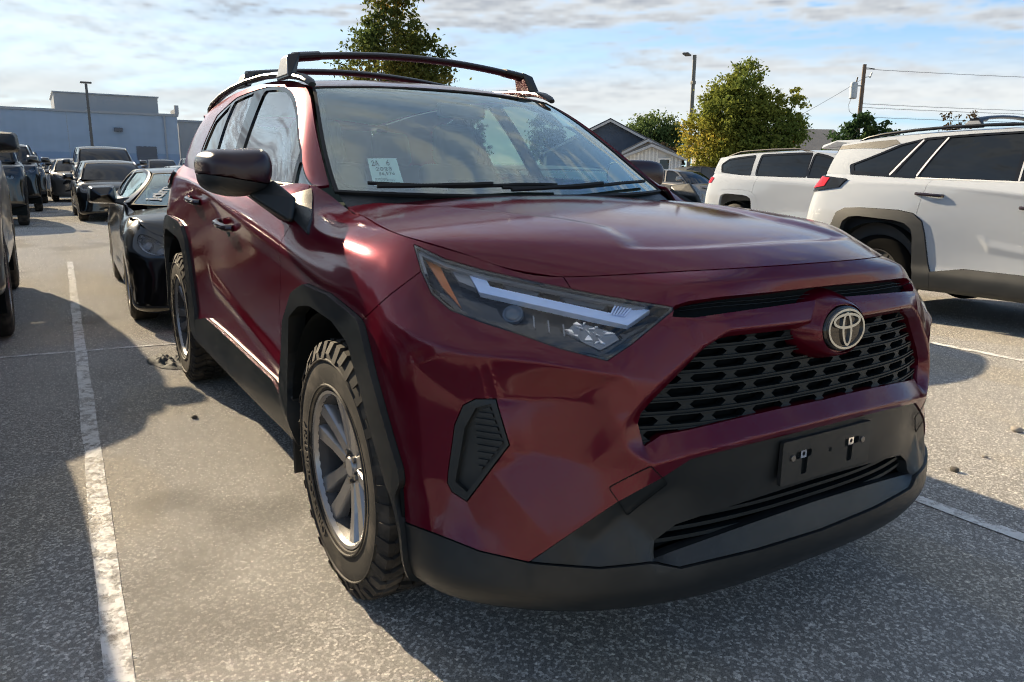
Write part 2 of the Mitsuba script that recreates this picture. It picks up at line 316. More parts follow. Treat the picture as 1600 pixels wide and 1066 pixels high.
FEAT = {"headlight":[[0.9947,0.8998],[0.9628,0.8952],[0.9341,0.8902],[0.9085,0.8848],[0.8851,0.8792],[0.8583,0.8786],[0.8327,0.8781],[0.8077,0.8778],[0.7831,0.8776],[0.7589,0.88],[0.7347,0.8829],[0.7115,0.885],[0.6897,0.8857],[0.6697,0.8848],[0.6519,0.8814],[0.6334,0.8767],[0.6161,0.8708],[0.5995,0.8641],[0.5837,0.8565],[0.568,0.8487],[0.5526,0.8407],[0.5369,0.8333],[0.5211,0.8257],[0.5054,0.8177],[0.4895,0.8093],[0.4721,0.8007],[0.4541,0.792],[0.4352,0.7834],[0.4424,0.7707],[0.4631,0.7513],[0.4835,0.732],[0.5033,0.7128],[0.5228,0.6942],[0.5431,0.6765],[0.5634,0.6633],[0.584,0.6504],[0.6046,0.6372],[0.6245,0.646],[0.6421,0.6535],[0.6596,0.6604],[0.6769,0.667],[0.6941,0.673],[0.7123,0.6816],[0.7305,0.6898],[0.7489,0.6977],[0.7675,0.7051],[0.7869,0.7115],[0.8071,0.7178],[0.8277,0.7237],[0.8488,0.7295],[0.8686,0.7359],[0.8889,0.7421],[0.91,0.7478],[0.9287,0.7627],[0.9497,0.7772],[0.9586,0.8008],[0.9696,0.8269],[0.9754,0.8501],[0.9833,0.8744]],"gap_bumper":[[0.9696,0.8269],[0.9983,0.8058],[1.027,0.7866],[1.0565,0.7693],[1.0886,0.7537],[1.126,0.7378],[1.1712,0.718],[1.2273,0.6888],[1.2779,0.6491]],"flare_out":[[2.0384,0.1917],[2.0578,0.2354],[2.0655,0.2869],[2.0588,0.3378],[2.0356,0.3861],[2.008,0.4281],[1.9822,0.4665],[1.9271,0.5068],[1.8734,0.55],[1.82,0.594],[1.6551,0.6617],[1.5362,0.6818],[1.435,0.6958],[1.381,0.69],[1.3305,0.6839],[1.2841,0.6777],[1.2425,0.6712],[1.2361,0.6461],[1.228,0.6201],[1.2186,0.594],[1.2094,0.5682],[1.2017,0.5439],[1.1956,0.5208],[1.1882,0.4964],[1.1811,0.4721],[1.174,0.4482],[1.1667,0.4245],[1.1586,0.4017],[1.1494,0.3798],[1.1394,0.36],[1.1292,0.3406],[1.1191,0.3214],[1.1089,0.3025],[1.1027,0.2698],[1.1274,0.2309]],"flare_in":[[1.9363,0.1261],[1.9449,0.1677],[1.9645,0.207],[1.9695,0.2421],[1.9692,0.2816],[1.9673,0.3223],[1.9575,0.3626],[1.9389,0.3998],[1.9207,0.4332],[1.9031,0.4652],[1.8858,0.4971],[1.755,0.5606],[1.6114,0.5924],[1.5109,0.5981],[1.423,0.6057],[1.3685,0.5906],[1.3185,0.5754],[1.305,0.5475],[1.2929,0.5209],[1.2824,0.4939],[1.2749,0.4694],[1.2672,0.4453],[1.2589,0.4216],[1.2494,0.3987],[1.2389,0.3767],[1.2277,0.3552],[1.2151,0.3333],[1.2027,0.3115],[1.1907,0.29],[1.1788,0.2686],[1.1672,0.2474],[1.1429,0.2253]],"vent":[[0.8485,0.5166],[0.8446,0.4944],[0.8407,0.4729],[0.8368,0.4519],[0.8327,0.4314],[0.8284,0.4112],[0.8411,0.3944],[0.8536,0.3772],[0.8661,0.3601],[0.8786,0.3427],[0.8913,0.3252],[0.9041,0.3074],[0.9171,0.2894],[0.9301,0.2711],[0.9479,0.2775],[0.9666,0.2836],[0.9774,0.3006],[0.975,0.3239],[0.9707,0.3463],[0.966,0.3688],[0.961,0.3915],[0.9557,0.4146],[0.9503,0.4381],[0.9373,0.4646],[0.925,0.4911],[0.8958,0.5112],[0.8721,0.5142]],"red_low":[[-0.0135,0.4021],[0.0104,0.403],[0.0428,0.4027],[0.0748,0.4024],[0.1061,0.4021],[0.1365,0.4016],[0.1661,0.4009],[0.1949,0.4001],[0.2232,0.3993],[0.2507,0.3983],[0.2764,0.3967],[0.3015,0.395],[0.3259,0.393],[0.3498,0.3909],[0.3732,0.3885],[0.3959,0.3858],[0.4183,0.3829],[0.4412,0.3711],[0.4636,0.359],[0.4856,0.3468],[0.5068,0.3371],[0.5279,0.3273],[0.549,0.3174],[0.5702,0.3074],[0.5916,0.2974],[0.6099,0.2865],[0.6282,0.2756],[0.6465,0.2646],[0.6644,0.2534],[0.6821,0.2422],[0.6996,0.2308],[0.7167,0.2194],[0.7336,0.208],[0.7504,0.1965],[0.7671,0.185],[0.7838,0.1734],[0.7892,0.1718],[0.81,0.1748],[0.831,0.1773],[0.8522,0.1793],[0.8735,0.1807],[0.895,0.1816],[0.9156,0.1847],[0.9364,0.1871],[0.9578,0.1888],[0.9806,0.1897],[1.0053,0.1897],[1.0336,0.1879],[1.0656,0.1843],[1.1011,0.179],[1.1383,0.1791]],"chin_top":[[-0.0554,0.1407],[-0.03,0.1418],[0.0039,0.143],[0.0368,0.144],[0.0689,0.1448],[0.1001,0.1454],[0.1305,0.1459],[0.16,0.1461],[0.1888,0.1461],[0.2168,0.1459],[0.2467,0.1469],[0.2758,0.1476],[0.3042,0.1481],[0.3318,0.1481],[0.3587,0.1479],[0.3849,0.1472],[0.4106,0.1462],[0.4359,0.1449],[0.4615,0.1521],[0.4868,0.1588],[0.5119,0.1651],[0.5375,0.1654],[0.5629,0.1654],[0.588,0.165],[0.6125,0.1643],[0.6364,0.1633],[0.6585,0.1655],[0.6799,0.1673],[0.701,0.1689],[0.7218,0.1701],[0.7425,0.171],[0.7631,0.1717],[0.7838,0.1721]],"intake":[[-0.0353,0.2577],[0.0011,0.2572],[0.034,0.2567],[0.0661,0.2562],[0.0972,0.2554],[0.1273,0.2544],[0.1566,0.2533],[0.1851,0.2519],[0.2126,0.2503],[0.2394,0.2484],[0.2654,0.2463],[0.2907,0.2439],[0.3155,0.2413],[0.3397,0.2385],[0.3634,0.2355],[0.3868,0.2323],[0.4099,0.2289],[0.4327,0.2254],[0.4509,0.216],[0.4692,0.2067],[0.4876,0.1974],[0.4923,0.1657],[0.4694,0.1671],[0.4469,0.1707],[0.4243,0.1741],[0.4014,0.1773],[0.3783,0.1803],[0.3547,0.1831],[0.3308,0.1857],[0.3063,0.1882],[0.2814,0.1904],[0.2559,0.1924],[0.2299,0.1943],[0.2032,0.1959],[0.1756,0.1973],[0.1472,0.1985],[0.1179,0.1994],[0.0877,0.2001],[0.0567,0.2006],[0.0248,0.201],[-0.0078,0.2013],[-0.0447,0.2012]],"mesh":[[-0.0095,0.4648],[0.0141,0.4652],[0.0511,0.4651],[0.0877,0.4651],[0.1232,0.4649],[0.1576,0.4646],[0.1853,0.4636],[0.2124,0.4626],[0.2389,0.4615],[0.2645,0.4601],[0.2893,0.4585],[0.3135,0.4567],[0.3371,0.4546],[0.3601,0.4524],[0.3826,0.45],[0.4046,0.4473],[0.4303,0.4451],[0.4555,0.4426],[0.4803,0.4399],[0.4999,0.4284],[0.5192,0.4168],[0.5236,0.4185],[0.5294,0.4434],[0.535,0.4686],[0.5278,0.4935],[0.5119,0.5105],[0.496,0.5276],[0.4788,0.5444],[0.4617,0.5615],[0.4445,0.5789],[0.4275,0.5972],[0.4104,0.6159],[0.3933,0.635],[0.3761,0.6543],[0.3402,0.6769],[0.309,0.6814],[0.2819,0.6819],[0.2535,0.682],[0.224,0.6819],[0.1936,0.6815],[0.1621,0.681],[0.1297,0.6803],[0.0964,0.6795],[0.0651,0.6802],[0.0329,0.6808],[-0.0001,0.6814]],"slot":[[-0.0068,0.8154],[0.0163,0.8155],[0.0484,0.8152],[0.079,0.8147],[0.1088,0.8141],[0.1377,0.8132],[0.1661,0.8121],[0.1935,0.8112],[0.2205,0.81],[0.2469,0.8086],[0.2723,0.8072],[0.2967,0.806],[0.3198,0.8049],[0.3417,0.8032],[0.3626,0.8017],[0.3824,0.8005],[0.4013,0.7994],[0.4323,0.7887],[0.444,0.7543],[0.4245,0.7501],[0.404,0.7462],[0.383,0.7484],[0.3611,0.7505],[0.3382,0.7526],[0.3141,0.7547],[0.289,0.7567],[0.2626,0.7588],[0.235,0.7607],[0.2065,0.7626],[0.1773,0.7643],[0.1476,0.7658],[0.1172,0.7671],[0.0793,0.7687],[0.0399,0.7701],[-0.0012,0.7714]],"frame_crease":[[0.0007,0.7037],[0.0352,0.7028],[0.0687,0.7018],[0.1012,0.7024],[0.1329,0.7028],[0.1637,0.7032],[0.1936,0.7034],[0.2227,0.7034],[0.2509,0.7032],[0.2781,0.7028],[0.3041,0.7022],[0.329,0.7013],[0.3508,0.6867],[0.3719,0.6719],[0.3926,0.657],[0.4096,0.6406],[0.4264,0.6244],[0.4433,0.6085],[0.4602,0.5929],[0.4784,0.5753],[0.4965,0.5582],[0.5147,0.5413],[0.5328,0.5245],[0.5583,0.4944],[0.5701,0.4778],[0.5749,0.4479],[0.5683,0.4169],[0.5503,0.4064],[0.532,0.3955],[0.5134,0.3845]],"bar_top":[[0.0002,0.7538],[0.0413,0.7521],[0.0809,0.7502],[0.1191,0.7482],[0.15,0.7474],[0.1801,0.7464],[0.2096,0.7452],[0.2383,0.7439],[0.2661,0.7424],[0.2926,0.7408],[0.318,0.7391],[0.3421,0.7372],[0.3652,0.7353],[0.4018,0.7421]],"bar_low_crease":[[-0.0118,0.4224],[0.0208,0.4218],[0.0515,0.4207],[0.0823,0.4198],[0.1124,0.4189],[0.1416,0.4178],[0.17,0.4166],[0.1978,0.4153],[0.225,0.4139],[0.2516,0.4123],[0.2771,0.4104],[0.3021,0.4083],[0.3264,0.4061],[0.3502,0.4036],[0.3735,0.4008],[0.3962,0.3979],[0.4185,0.3947],[0.4425,0.3926],[0.4661,0.3901],[0.4892,0.3874],[0.5119,0.3845]],"crease_hl":[[1.197,0.6919],[1.1296,0.7009],[1.0769,0.7031],[1.0526,0.6946],[1.0294,0.6849],[1.0081,0.6744],[0.9888,0.6635],[0.9642,0.6567],[0.9405,0.6493],[0.9172,0.6413],[0.8936,0.6398],[0.8704,0.6381],[0.8476,0.6362],[0.8251,0.6343],[0.8034,0.6334],[0.7825,0.6328],[0.7621,0.6318],[0.7421,0.6297],[0.7212,0.6264],[0.7003,0.623],[0.6793,0.6193],[0.6582,0.6151],[0.6376,0.6099],[0.6163,0.6042],[0.5935,0.5976],[0.5702,0.5911]],"brown_low":[[0.9273,0.5064],[0.9046,0.51],[0.8823,0.513],[0.8601,0.5155],[0.838,0.5175],[0.8161,0.5191],[0.7908,0.5212],[0.7658,0.5231],[0.7411,0.5262],[0.7144,0.5292],[0.6879,0.5319],[0.6698,0.5423],[0.6516,0.5526],[0.6334,0.5625],[0.6069,0.5759],[0.5792,0.5883]],"valley":[[0.8243,0.4005],[0.8031,0.399],[0.7817,0.3972],[0.7599,0.395],[0.7377,0.3927],[0.7146,0.3897],[0.6912,0.3864],[0.6679,0.3829],[0.6446,0.3791],[0.6235,0.3755],[0.6025,0.3718],[0.5813,0.3678],[0.56,0.3637]],"tusk_low":[[0.6682,0.5247],[0.6345,0.5099],[0.604,0.4948]],"plate_crease":[[-0.0315,0.2797],[0.0046,0.2798],[0.0404,0.2802],[0.0749,0.2802],[0.1079,0.2798],[0.1401,0.2793],[0.1712,0.2786],[0.2013,0.2776],[0.2305,0.2763],[0.2574,0.2781],[0.2836,0.2797],[0.3092,0.281],[0.3341,0.282],[0.3584,0.2827],[0.3877,0.2942],[0.4161,0.3052],[0.4437,0.3156],[0.4668,0.3077],[0.4897,0.2996],[0.5126,0.2914],[0.5355,0.2831],[0.5585,0.2748],[0.5755,0.2618],[0.5924,0.2487],[0.6094,0.2356],[0.6264,0.2227],[0.643,0.2098]],"gap_front":[[2.0264,0.9063],[1.9622,0.8593],[1.9346,0.8322],[1.9194,0.8054],[1.9086,0.7807],[1.9074,0.7553],[1.9277,0.7065],[1.9489,0.6699],[1.9706,0.6326],[1.9924,0.5949],[2.0144,0.5573],[2.0363,0.5206],[2.0581,0.486],[2.0736,0.4499],[2.0898,0.412],[2.1068,0.3705],[2.1126,0.3243],[2.1053,0.2756],[2.07,0.2388],[2.0303,0.2072],[1.9903,0.1785],[1.9545,0.151],[1.9303,0.1213]],"gap_mid":[[2.9184,0.8385],[2.8952,0.7888],[2.9566,0.7036],[2.9698,0.668],[2.9811,0.6422],[2.992,0.6188],[3.003,0.5958],[3.0148,0.571],[3.0287,0.5401],[3.0461,0.5004],[3.0647,0.4587],[3.0812,0.4114],[3.095,0.3574],[3.0902,0.3045],[3.0546,0.2513],[3.0082,0.2014]],"rocker_top":[[1.902,0.123],[1.9504,0.1427],[2.0135,0.1567],[2.0844,0.1722],[2.1607,0.1895],[2.2604,0.1924],[2.3655,0.1952],[2.4767,0.1977],[2.5955,0.2],[2.7235,0.2023],[2.8621,0.2046],[3.0113,0.2074],[3.2032,0.2084],[3.4053,0.2117],[3.6541,0.1525],[3.7984,0.125]],"rear_flare_out":[[4.2616,0.5684],[3.9457,0.5762],[3.8311,0.5562],[3.8178,0.5077],[3.8106,0.4554],[3.7843,0.4136],[3.7593,0.3713],[3.735,0.3285],[3.7098,0.2854],[3.6832,0.2417],[3.6372,0.154]],"rear_flare_in":[[4.3597,0.5],[4.0423,0.5125],[3.9139,0.4705],[3.89,0.413],[3.8772,0.3695],[3.8669,0.3255],[3.8573,0.2811],[3.8463,0.2366],[3.8197,0.1832],[3.7984,0.125]],"door_crease":[[3.24,0.4281],[3.0019,0.4064],[2.8657,0.3911],[2.7393,0.3741],[2.6221,0.3557],[2.5109,0.3374],[2.424,0.3223],[2.3397,0.3082],[2.2583,0.2949],[2.1801,0.2827],[2.1047,0.2697]],"shoulder":[[3.8599,0.798],[3.5589,0.7553],[3.3387,0.7278],[3.1632,0.711],[3.0067,0.7029],[2.8602,0.6989],[2.6841,0.7039],[2.5221,0.7076],[2.3781,0.7098],[2.2524,0.7107],[2.1326,0.7127],[2.0226,0.7138],[1.9175,0.7146]],"handle":[[3.0272,0.6473],[2.6896,0.6467]],"handle_r":[[3.8795,0.6723],[3.4437,0.6573]],"sail":[[2.0372,0.8055],[2.0809,0.8478],[2.04,0.8639],[2.0101,0.8801],[1.9893,0.8969],[1.9597,0.8872],[1.8802,0.8576],[1.7922,0.8272],[1.7305,0.795],[1.8342,0.8025],[1.9434,0.8116]],"tow":[[0.6085,0.3299],[0.5899,0.3395],[0.5714,0.3491],[0.553,0.3586],[0.5347,0.3681],[0.5163,0.3775],[0.5007,0.3618],[0.4846,0.3458],[0.468,0.3295],[0.4865,0.3161],[0.505,0.3026],[0.5237,0.2891],[0.5425,0.2757],[0.5616,0.2623]],"g_front":[[1.1859,0.2801],[0.9809,0.2764],[0.8404,0.2625],[0.5051,0.2222],[0.3272,0.1887],[0.2888,0.1728],[0.219,0.0]],"g_front_low":[[1.0478,0.0941],[0.9958,0.0296]],"g_vent":[[0.299,0.1821],[0.0547,0.0],[0.2007,0.0]],"g_rear":[[1.3308,0.2785],[1.6427,0.2672],[1.5939,0.0825],[1.1124,0.0752]],"g_quarter":[[1.7269,0.261],[1.7712,0.107],[2.0164,0.026],[2.0615,0.0688],[1.9544,0.1924]],"hood_crease":[[0.6405,1.1122],[0.5047,0.8327],[0.4189,0.633],[0.3526,0.4819],[0.332,0.3895],[0.3735,0.2633],[0.4209,0.1682],[0.3518,0.1516],[0.2565,0.148],[-0.0023,0.1591]],"paper":[[0.5303,0.2364],[0.4366,0.2402],[0.4506,0.0732],[0.5429,0.0634]],"drl":[[0.835,0.8854],[0.7936,0.8964],[0.7894,0.8698],[0.7856,0.8439],[0.7621,0.8449],[0.7386,0.8462],[0.7164,0.8463],[0.695,0.8456],[0.6755,0.8432],[0.6573,0.8396],[0.6402,0.835],[0.6239,0.8296],[0.6086,0.8233],[0.5936,0.8167],[0.5789,0.8096],[0.5645,0.802],[0.5502,0.7941],[0.5358,0.7854],[0.5185,0.8023],[0.4994,0.8143],[0.4717,0.8017],[0.4922,0.7839],[0.5129,0.766],[0.534,0.7481],[0.5485,0.7571],[0.5626,0.765],[0.5766,0.7725],[0.5907,0.7791],[0.6048,0.7854],[0.6192,0.7913],[0.6342,0.7966],[0.6496,0.8016],[0.6661,0.8057],[0.6835,0.809],[0.7016,0.8118],[0.7206,0.8139],[0.7404,0.8152],[0.7609,0.8156],[0.7815,0.8161],[0.802,0.8165],[0.8227,0.8167],[0.8265,0.8387],[0.8305,0.8616]],"lamp1":[[0.7454,0.8891],[0.7189,0.8902],[0.6948,0.8892],[0.6738,0.8847],[0.6553,0.8773],[0.673,0.8515],[0.693,0.8554],[0.715,0.8574],[0.7383,0.8581]],"lamp2":[[0.6409,0.881],[0.6251,0.8768],[0.6103,0.8713],[0.5958,0.8655],[0.5818,0.8591],[0.5679,0.8525],[0.5542,0.8457],[0.5405,0.8384],[0.5586,0.8149],[0.5731,0.8211],[0.5878,0.8268],[0.6027,0.8321],[0.6182,0.8369],[0.6213,0.8706]],"grey":[[0.8904,0.8871],[0.8621,0.8819],[0.8358,0.877],[0.831,0.8522],[0.8267,0.8282],[0.8465,0.8329],[0.867,0.8375],[0.8777,0.8618]],"amber":[[0.9665,0.8907],[0.9196,0.8939],[0.9101,0.8707],[0.903,0.8483],[0.8969,0.8269],[0.8914,0.8065],[0.8866,0.7876],[0.8829,0.7698],[0.8934,0.7839],[0.9049,0.7986],[0.9178,0.8142],[0.9304,0.8389],[0.9461,0.8645]],"proj":[[0.7592,0.784]],"lowbeam":[[0.6622,0.7462],[0.6238,0.7777],[0.6092,0.7697],[0.5948,0.7612],[0.58,0.752],[0.565,0.7415],[0.5589,0.7086],[0.5813,0.6973],[0.6049,0.6853],[0.6208,0.7055],[0.6347,0.7199],[0.6481,0.7335]],"fins":[[0.553,0.7873],[0.5323,0.821],[0.5034,0.813],[0.5328,0.7764]],"vent_in":[[0.8619,0.5014],[0.8561,0.478],[0.8503,0.4553],[0.8445,0.4332],[0.8384,0.4116],[0.8535,0.3926],[0.8685,0.3735],[0.8836,0.3541],[0.8988,0.3345],[0.9143,0.3145],[0.9299,0.2941],[0.9548,0.3091],[0.9503,0.3297],[0.9456,0.3503],[0.9407,0.3711],[0.9356,0.392],[0.9303,0.4132],[0.9249,0.4347],[0.9097,0.4614],[0.8949,0.488]],"slat_span":[[0.9171,0.4243],[0.8451,0.4292]],"paper2":[[-0.536,0.714],[-0.655,0.737],[-0.583,0.547],[-0.473,0.538]]}
# ---- the red car: panels cut from the sheets above --------------------------
from shapely.geometry import box as rect
from shapely.ops import polygonize
from scipy.interpolate import LinearNDInterpolator
FV = {k: np.array(v) for k, v in FEAT.items()}
def dense(l, h=.008):
    l = np.asarray(l, float); out = [l[:1]]
    for a, b in zip(l[:-1], l[1:]):
        k = max(1, int(np.linalg.norm(b - a) / h)); out.append(a + (b - a) * (np.arange(1, k + 1) / k)[:, None])
    return np.vstack(out)
def ringpoly(n, ext=()): return Polygon(np.vstack([FV[n]] + ([np.array(ext)] if len(ext) else []))).buffer(0)
def rounded(p, r): return p.buffer(-r).buffer(2 * r).buffer(-r)
UM, WM = BODY.us[-1], BODY.ws[-1]
# relief of the front: offsets along the creases, straight between them
RELIEF = [('headlight', 0, 1), ('crease_hl', (.0, .005, .010, .013, .014, .014, .014, .012), 0), ('brown_low', (-.014, -.022, -.025, -.024, -.008, .010), 0), ('valley', (-.022, -.026, -.020, -.008, .004), 0), ('vent', -.014, 1), ('tusk_low', (-.018, -.008, .006), 0),
          ('frame_crease', .013, 0), ('mesh', -.016, 1), ('slot', -.004, 1), ('bar_low_crease', .014, 0), ('red_low', .004, 0), ('chin_top', .010, 0), ('plate_crease', -.012, 0), ('intake', -.016, 1)]
rp, rv = [], []
for n, o, closed in RELIEF:
    l = FV[n]
    l = dense(np.vstack([l, l[:1]]) if closed else l); l = l[l[:, 0] > -.04]
    rp.append(l); rv.append(np.interp(np.linspace(0, 1, len(l)), np.linspace(0, 1, np.size(o)), np.atleast_1d(o)))
for l, o in (([(-.06, 0), (1.15, 0)], 0), ([(-.06, .047), (1.15, .047)], .008), ([(-.06, WM), (.6, WM)], 0), ([(.6, WM), (1.0, WM)], 0), ([(1.0, WM), (1.16, .78), (1.23, .69), (1.12, .27), (1.1, .17), (1.15, 0)], 0),
             ([(1.03, .60), (1.04, .3)], 0), (FV['bar_top'], .004), ([(-.06, .858), (.42, .850)], .006)):
    l = dense(l); rp.append(l); rv.append(np.full(len(l), o))
# the door crease and the shoulder crease
for l, o in ((FV['door_crease'], .010), (FV['door_crease'] + [0, .05], 0), (FV['door_crease'] - [0, .06], .0)):
    rp.append(dense(l)); rv.append(np.full(len(dense(l)), o))
sh = np.array([(4.6, .80), (3.9, .80), (3.3, .765), (2.77, .730), (2.25, .722), (1.85, .712), (1.5, .708)])
for l, o in ((sh, .008), (sh + [0, .06], 0), (sh - [0, .06], 0), ([(1.30, .66), (1.30, WM)], 0), ([(1.3, .05), (4.9, .05)], 0), ([(4.9, 0), (4.9, WM)], 0), ([(1.4, WM), (4.9, WM)], 0), ([(2.0, .50), (4.6, .50)], 0)):
    rp.append(dense(l)); rv.append(np.full(len(dense(l)), o))
RI = LinearNDInterpolator(np.vstack(rp) + (np.sin(np.arange(2 * len(np.vstack(rp))).reshape(-1, 2) * 12.9898) * 43758.5 % 1) * 1e-6, np.concatenate(rv), fill_value=0.)
def body_relief(uv):
    a = np.array(uv, float); a[..., 0] = np.abs(a[..., 0]); o = 0
    for k in range(12):
        r = .0065 * math.sqrt((k + .5) / 12); o = o + RI(np.abs(a[..., 0] + r * math.cos(k * 2.399)), np.clip(a[..., 1] + r * math.sin(k * 2.399), 0.0, WM)) / 12
    return o
BODY.disp = body_relief
hc = np.vstack([FV['hood_crease'], [(-.01, .155)]]); hc = hc[np.r_[True, np.diff(hc[:, 1]) < .02]]
HC = Polygon(np.vstack([hc, np.array([(0, 1.2), (.66, 1.2)])])).buffer(.001); HC = HC.union(shapely.affinity.scale(HC, -1, 1, origin=(0, 0)))
def hood_relief(uv):
    uv = np.asarray(uv, float); f = uv.reshape(-1, 2); pts = shapely.points(f[:, 0], f[:, 1])
    s = np.where(shapely.contains(HC, pts), shapely.distance(HC.boundary, pts), -shapely.distance(HC.boundary, pts))
    t = np.clip((s + .018) / .06, 0, 1)
    return (-.011 * t * t * (3 - 2 * t)).reshape(uv.shape[:-1])
shapely.prepare(HC)
HOOD.disp = hood_relief

mir = lambda p: shapely.affinity.scale(p, -1, 1, origin=(0, 0))
both = lambda p: p.union(mir(p)).buffer(.0005).buffer(-.0005)
HLP, VENT, MESH, SLOT, INTAKE = [ringpoly(n) for n in ('headlight', 'vent', 'mesh', 'slot', 'intake')]
HLP = rounded(HLP, .004)
def longer(l, a=.03, b=.03):
    l = np.asarray(l, float); u = l[0] - l[1]; v = l[-1] - l[-2]
    return np.vstack([l[0] + u / np.linalg.norm(u) * a, l, l[-1] + v / np.linalg.norm(v) * b])
FO = Polygon(np.vstack([FV['flare_out'], [(1.104, .18), (1.09, .10), (1.06, -.06), (2.03, -.06), (2.03, .10)]])).buffer(0)
FI = Polygon(np.vstack([FV['flare_in'], [(1.118, .18), (1.10, .10), (1.07, -.06), (1.925, -.06), (1.93, .08)]])).buffer(0)
half_o = [(4.0, .600), (3.86, .590), (3.775, .555), (3.738, .46), (3.685, .24), (3.655, .152), (3.655, -.06)]
half_i = [(4.02, .540), (3.92, .528), (3.855, .487), (3.835, .42), (3.815, .18), (3.800, .125), (3.80, -.06)]
UC = 4.194
RO = Polygon(half_o + [(2 * UC - a, b) for a, b in half_o[::-1]]); RIN = Polygon(half_i + [(2 * UC - a, b) for a, b in half_i[::-1]])
FO, FI, RO, RIN = [rounded(p.buffer(.04).buffer(-.04), .03) for p in (FO, FI, RO, RIN)]
rest = rect(-.0, 0, UM, WM)
red_low = longer(FV['red_low'], .05, .03)
cut = [HLP.exterior, VENT.exterior, MESH.exterior, SLOT.exterior, FO.exterior, RO.exterior, LineString(longer(FV['gap_bumper'])), LineString(red_low), LineString(longer(FV['gap_front'], .05, .12)),
       LineString(longer(FV['gap_mid'], .08, .12)), LineString(longer(FV['rocker_top'])), LineString([(.593, WM + .02), (.60, .85)]), LineString(longer(FV['chin_top'], .05, .005)), INTAKE.exterior,
       LineString([(3.86, .50), (3.80, .72), (3.79, WM + .02)]), LineString([(4.72, .125), (5.05, .14), (UM + .1, .16)]), LineString([(4.6, .125), (4.74, .128)]), LineString([(5.02, .125), (5.02, WM + .1)])]
pieces = list(polygonize(unary_union(cut + [rest.exterior])))
def region(*pt):
    return unary_union([next(q for q in pieces if q.contains(Point(p))) for p in pt])
GAP = .0022
R = {'bumper_cover': region((.62, .45), (.2, .728)), 'nose_panel': region((.2, .87)), 'lower_bumper': region((.2, .34)), 'chin': region((.2, .08), (.9, .1)),
     'fender': region((1.35, .80)), 'front_door': region((2.4, .55)), 'rear_door': region((3.2, .7)), 'quarter': region((4.2, .75)), 'rocker': region((2.5, .1)),
     'trim': region((.75, .90)), 'rear': region((5.4, .6))}
scene['lamp_shelf'] = two({'type': 'roughplastic', 'diffuse_reflectance': rgb(.014, .018, .024), 'alpha': .15, 'int_ior': 1.5})
SUV = []   # (part name, shape dict) of one car of this model
def put(name, mesh, mat, smooth=32, **k):
    SUV.append((name, ply(mesh, mat, smooth, **k)))
def sides(name, mesh, mat, smooth=32, sub=None):
    put(name, mesh, mat, smooth); put(name + '#', mirror(mesh), mat, smooth)
put('bumper_cover', panel(BODY, both(R['bumper_cover']).buffer(-GAP / 2), .0065, flange=.022), 'paint_red', 24)
put('nose_panel', panel(BODY, both(R['nose_panel']).buffer(-GAP), .011, flange=.03), 'paint_red', 24)
put('lower_bumper', panel(BODY, both(R['lower_bumper'].difference(INTAKE)).buffer(-GAP / 2), .011, off=-.004, flange=.03), 'cladding', 24)
put('chin_spoiler', panel(BODY, both(R['chin']).buffer(-GAP / 2), .011, off=.003, flange=.03), 'cladding', 24)
sides('fender', panel(BODY, R['fender'].buffer(-GAP / 2), .014), 'paint_red')
sides('front_door', panel(BODY, R['front_door'].buffer(-GAP), .014), 'paint_red')
sides('rear_door', panel(BODY, R['rear_door'].buffer(-GAP), .014), 'paint_red')
sides('rear_quarter', panel(BODY, R['quarter'].buffer(-GAP / 2), .02), 'paint_red')
sides('sill_cladding', panel(BODY, R['rocker'].buffer(-GAP / 2), .02, off=.016, flange=.03), 'cladding')
sides('wheel_arch_flare', panel(BODY, FO.difference(FI).intersection(rest).buffer(-.001), .012, off=.017, flange=.055), 'cladding')
sides('wheel_arch_flare', panel(BODY, RO.difference(RIN).intersection(rest).buffer(-.001), .012, off=.017, flange=.055), 'cladding')
sides('headlight_trim', panel(BODY, R['trim'].buffer(-.001), .012, off=-.008), 'gloss_black')
put('tailgate', panel(BODY, both(R['rear'].union(region((5.4, .05)))), .05, flange=0), 'paint_red')
# grille: staggered long hexagonal openings in a dark sheet behind the frame
holes = []
for r in range(8):
    for c in range(-8, 9):
        cx, cw = (c + (.5 if r % 2 else 0)) * .118, .437 + r * .0335
        a, b, h = .036, .049, .0108
        holes.append(Polygon([(cx - b, cw), (cx - a, cw + h), (cx + a, cw + h), (cx + b, cw), (cx + a, cw - h), (cx - a, cw - h)]))
MB = both(MESH)
put('grille_mesh', panel(BODY, MB.buffer(.004).difference(unary_union(holes)), .014, off=-.012, flange=.022), 'grille_black', 20)
ribs = [rect(-.6, .437 + r * .0335 + s * .0125 - .0016, .6, .437 + r * .0335 + s * .0125 + .0016) for r in range(8) for s in (-1, 1)]
put('grille_mesh__rib', panel(BODY, unary_union(ribs).intersection(MB), .03, off=-.007, flange=.006), 'grille_black', 20)
put('grille_mesh__backing', panel(BODY, MB.buffer(.01), .03, off=-.045, flange=0), 'void')
SB = both(SLOT)
put('upper_slot', panel(BODY, SB.buffer(.003), .02, off=-.030, flange=0), 'void', 20)
for k in range(2):
    put('upper_slot__louvre', panel(BODY, rect(-.42, .780 + k * .013, .42, .7815 + k * .013).intersection(SB), .03, off=-.020, flange=.006), 'grille_black', 20)
IB = both(INTAKE)
put('lower_intake', panel(BODY, IB.buffer(.003), .03, off=-.05, flange=0), 'void')
for k in range(3):
    for q in polys(rect(-.48, .186 + k * .021, .48, .194 + k * .021).intersection(IB)): put('lower_intake__bar', panel(BODY, q, .03, off=-.02, flange=.02), 'grille_black', 20)
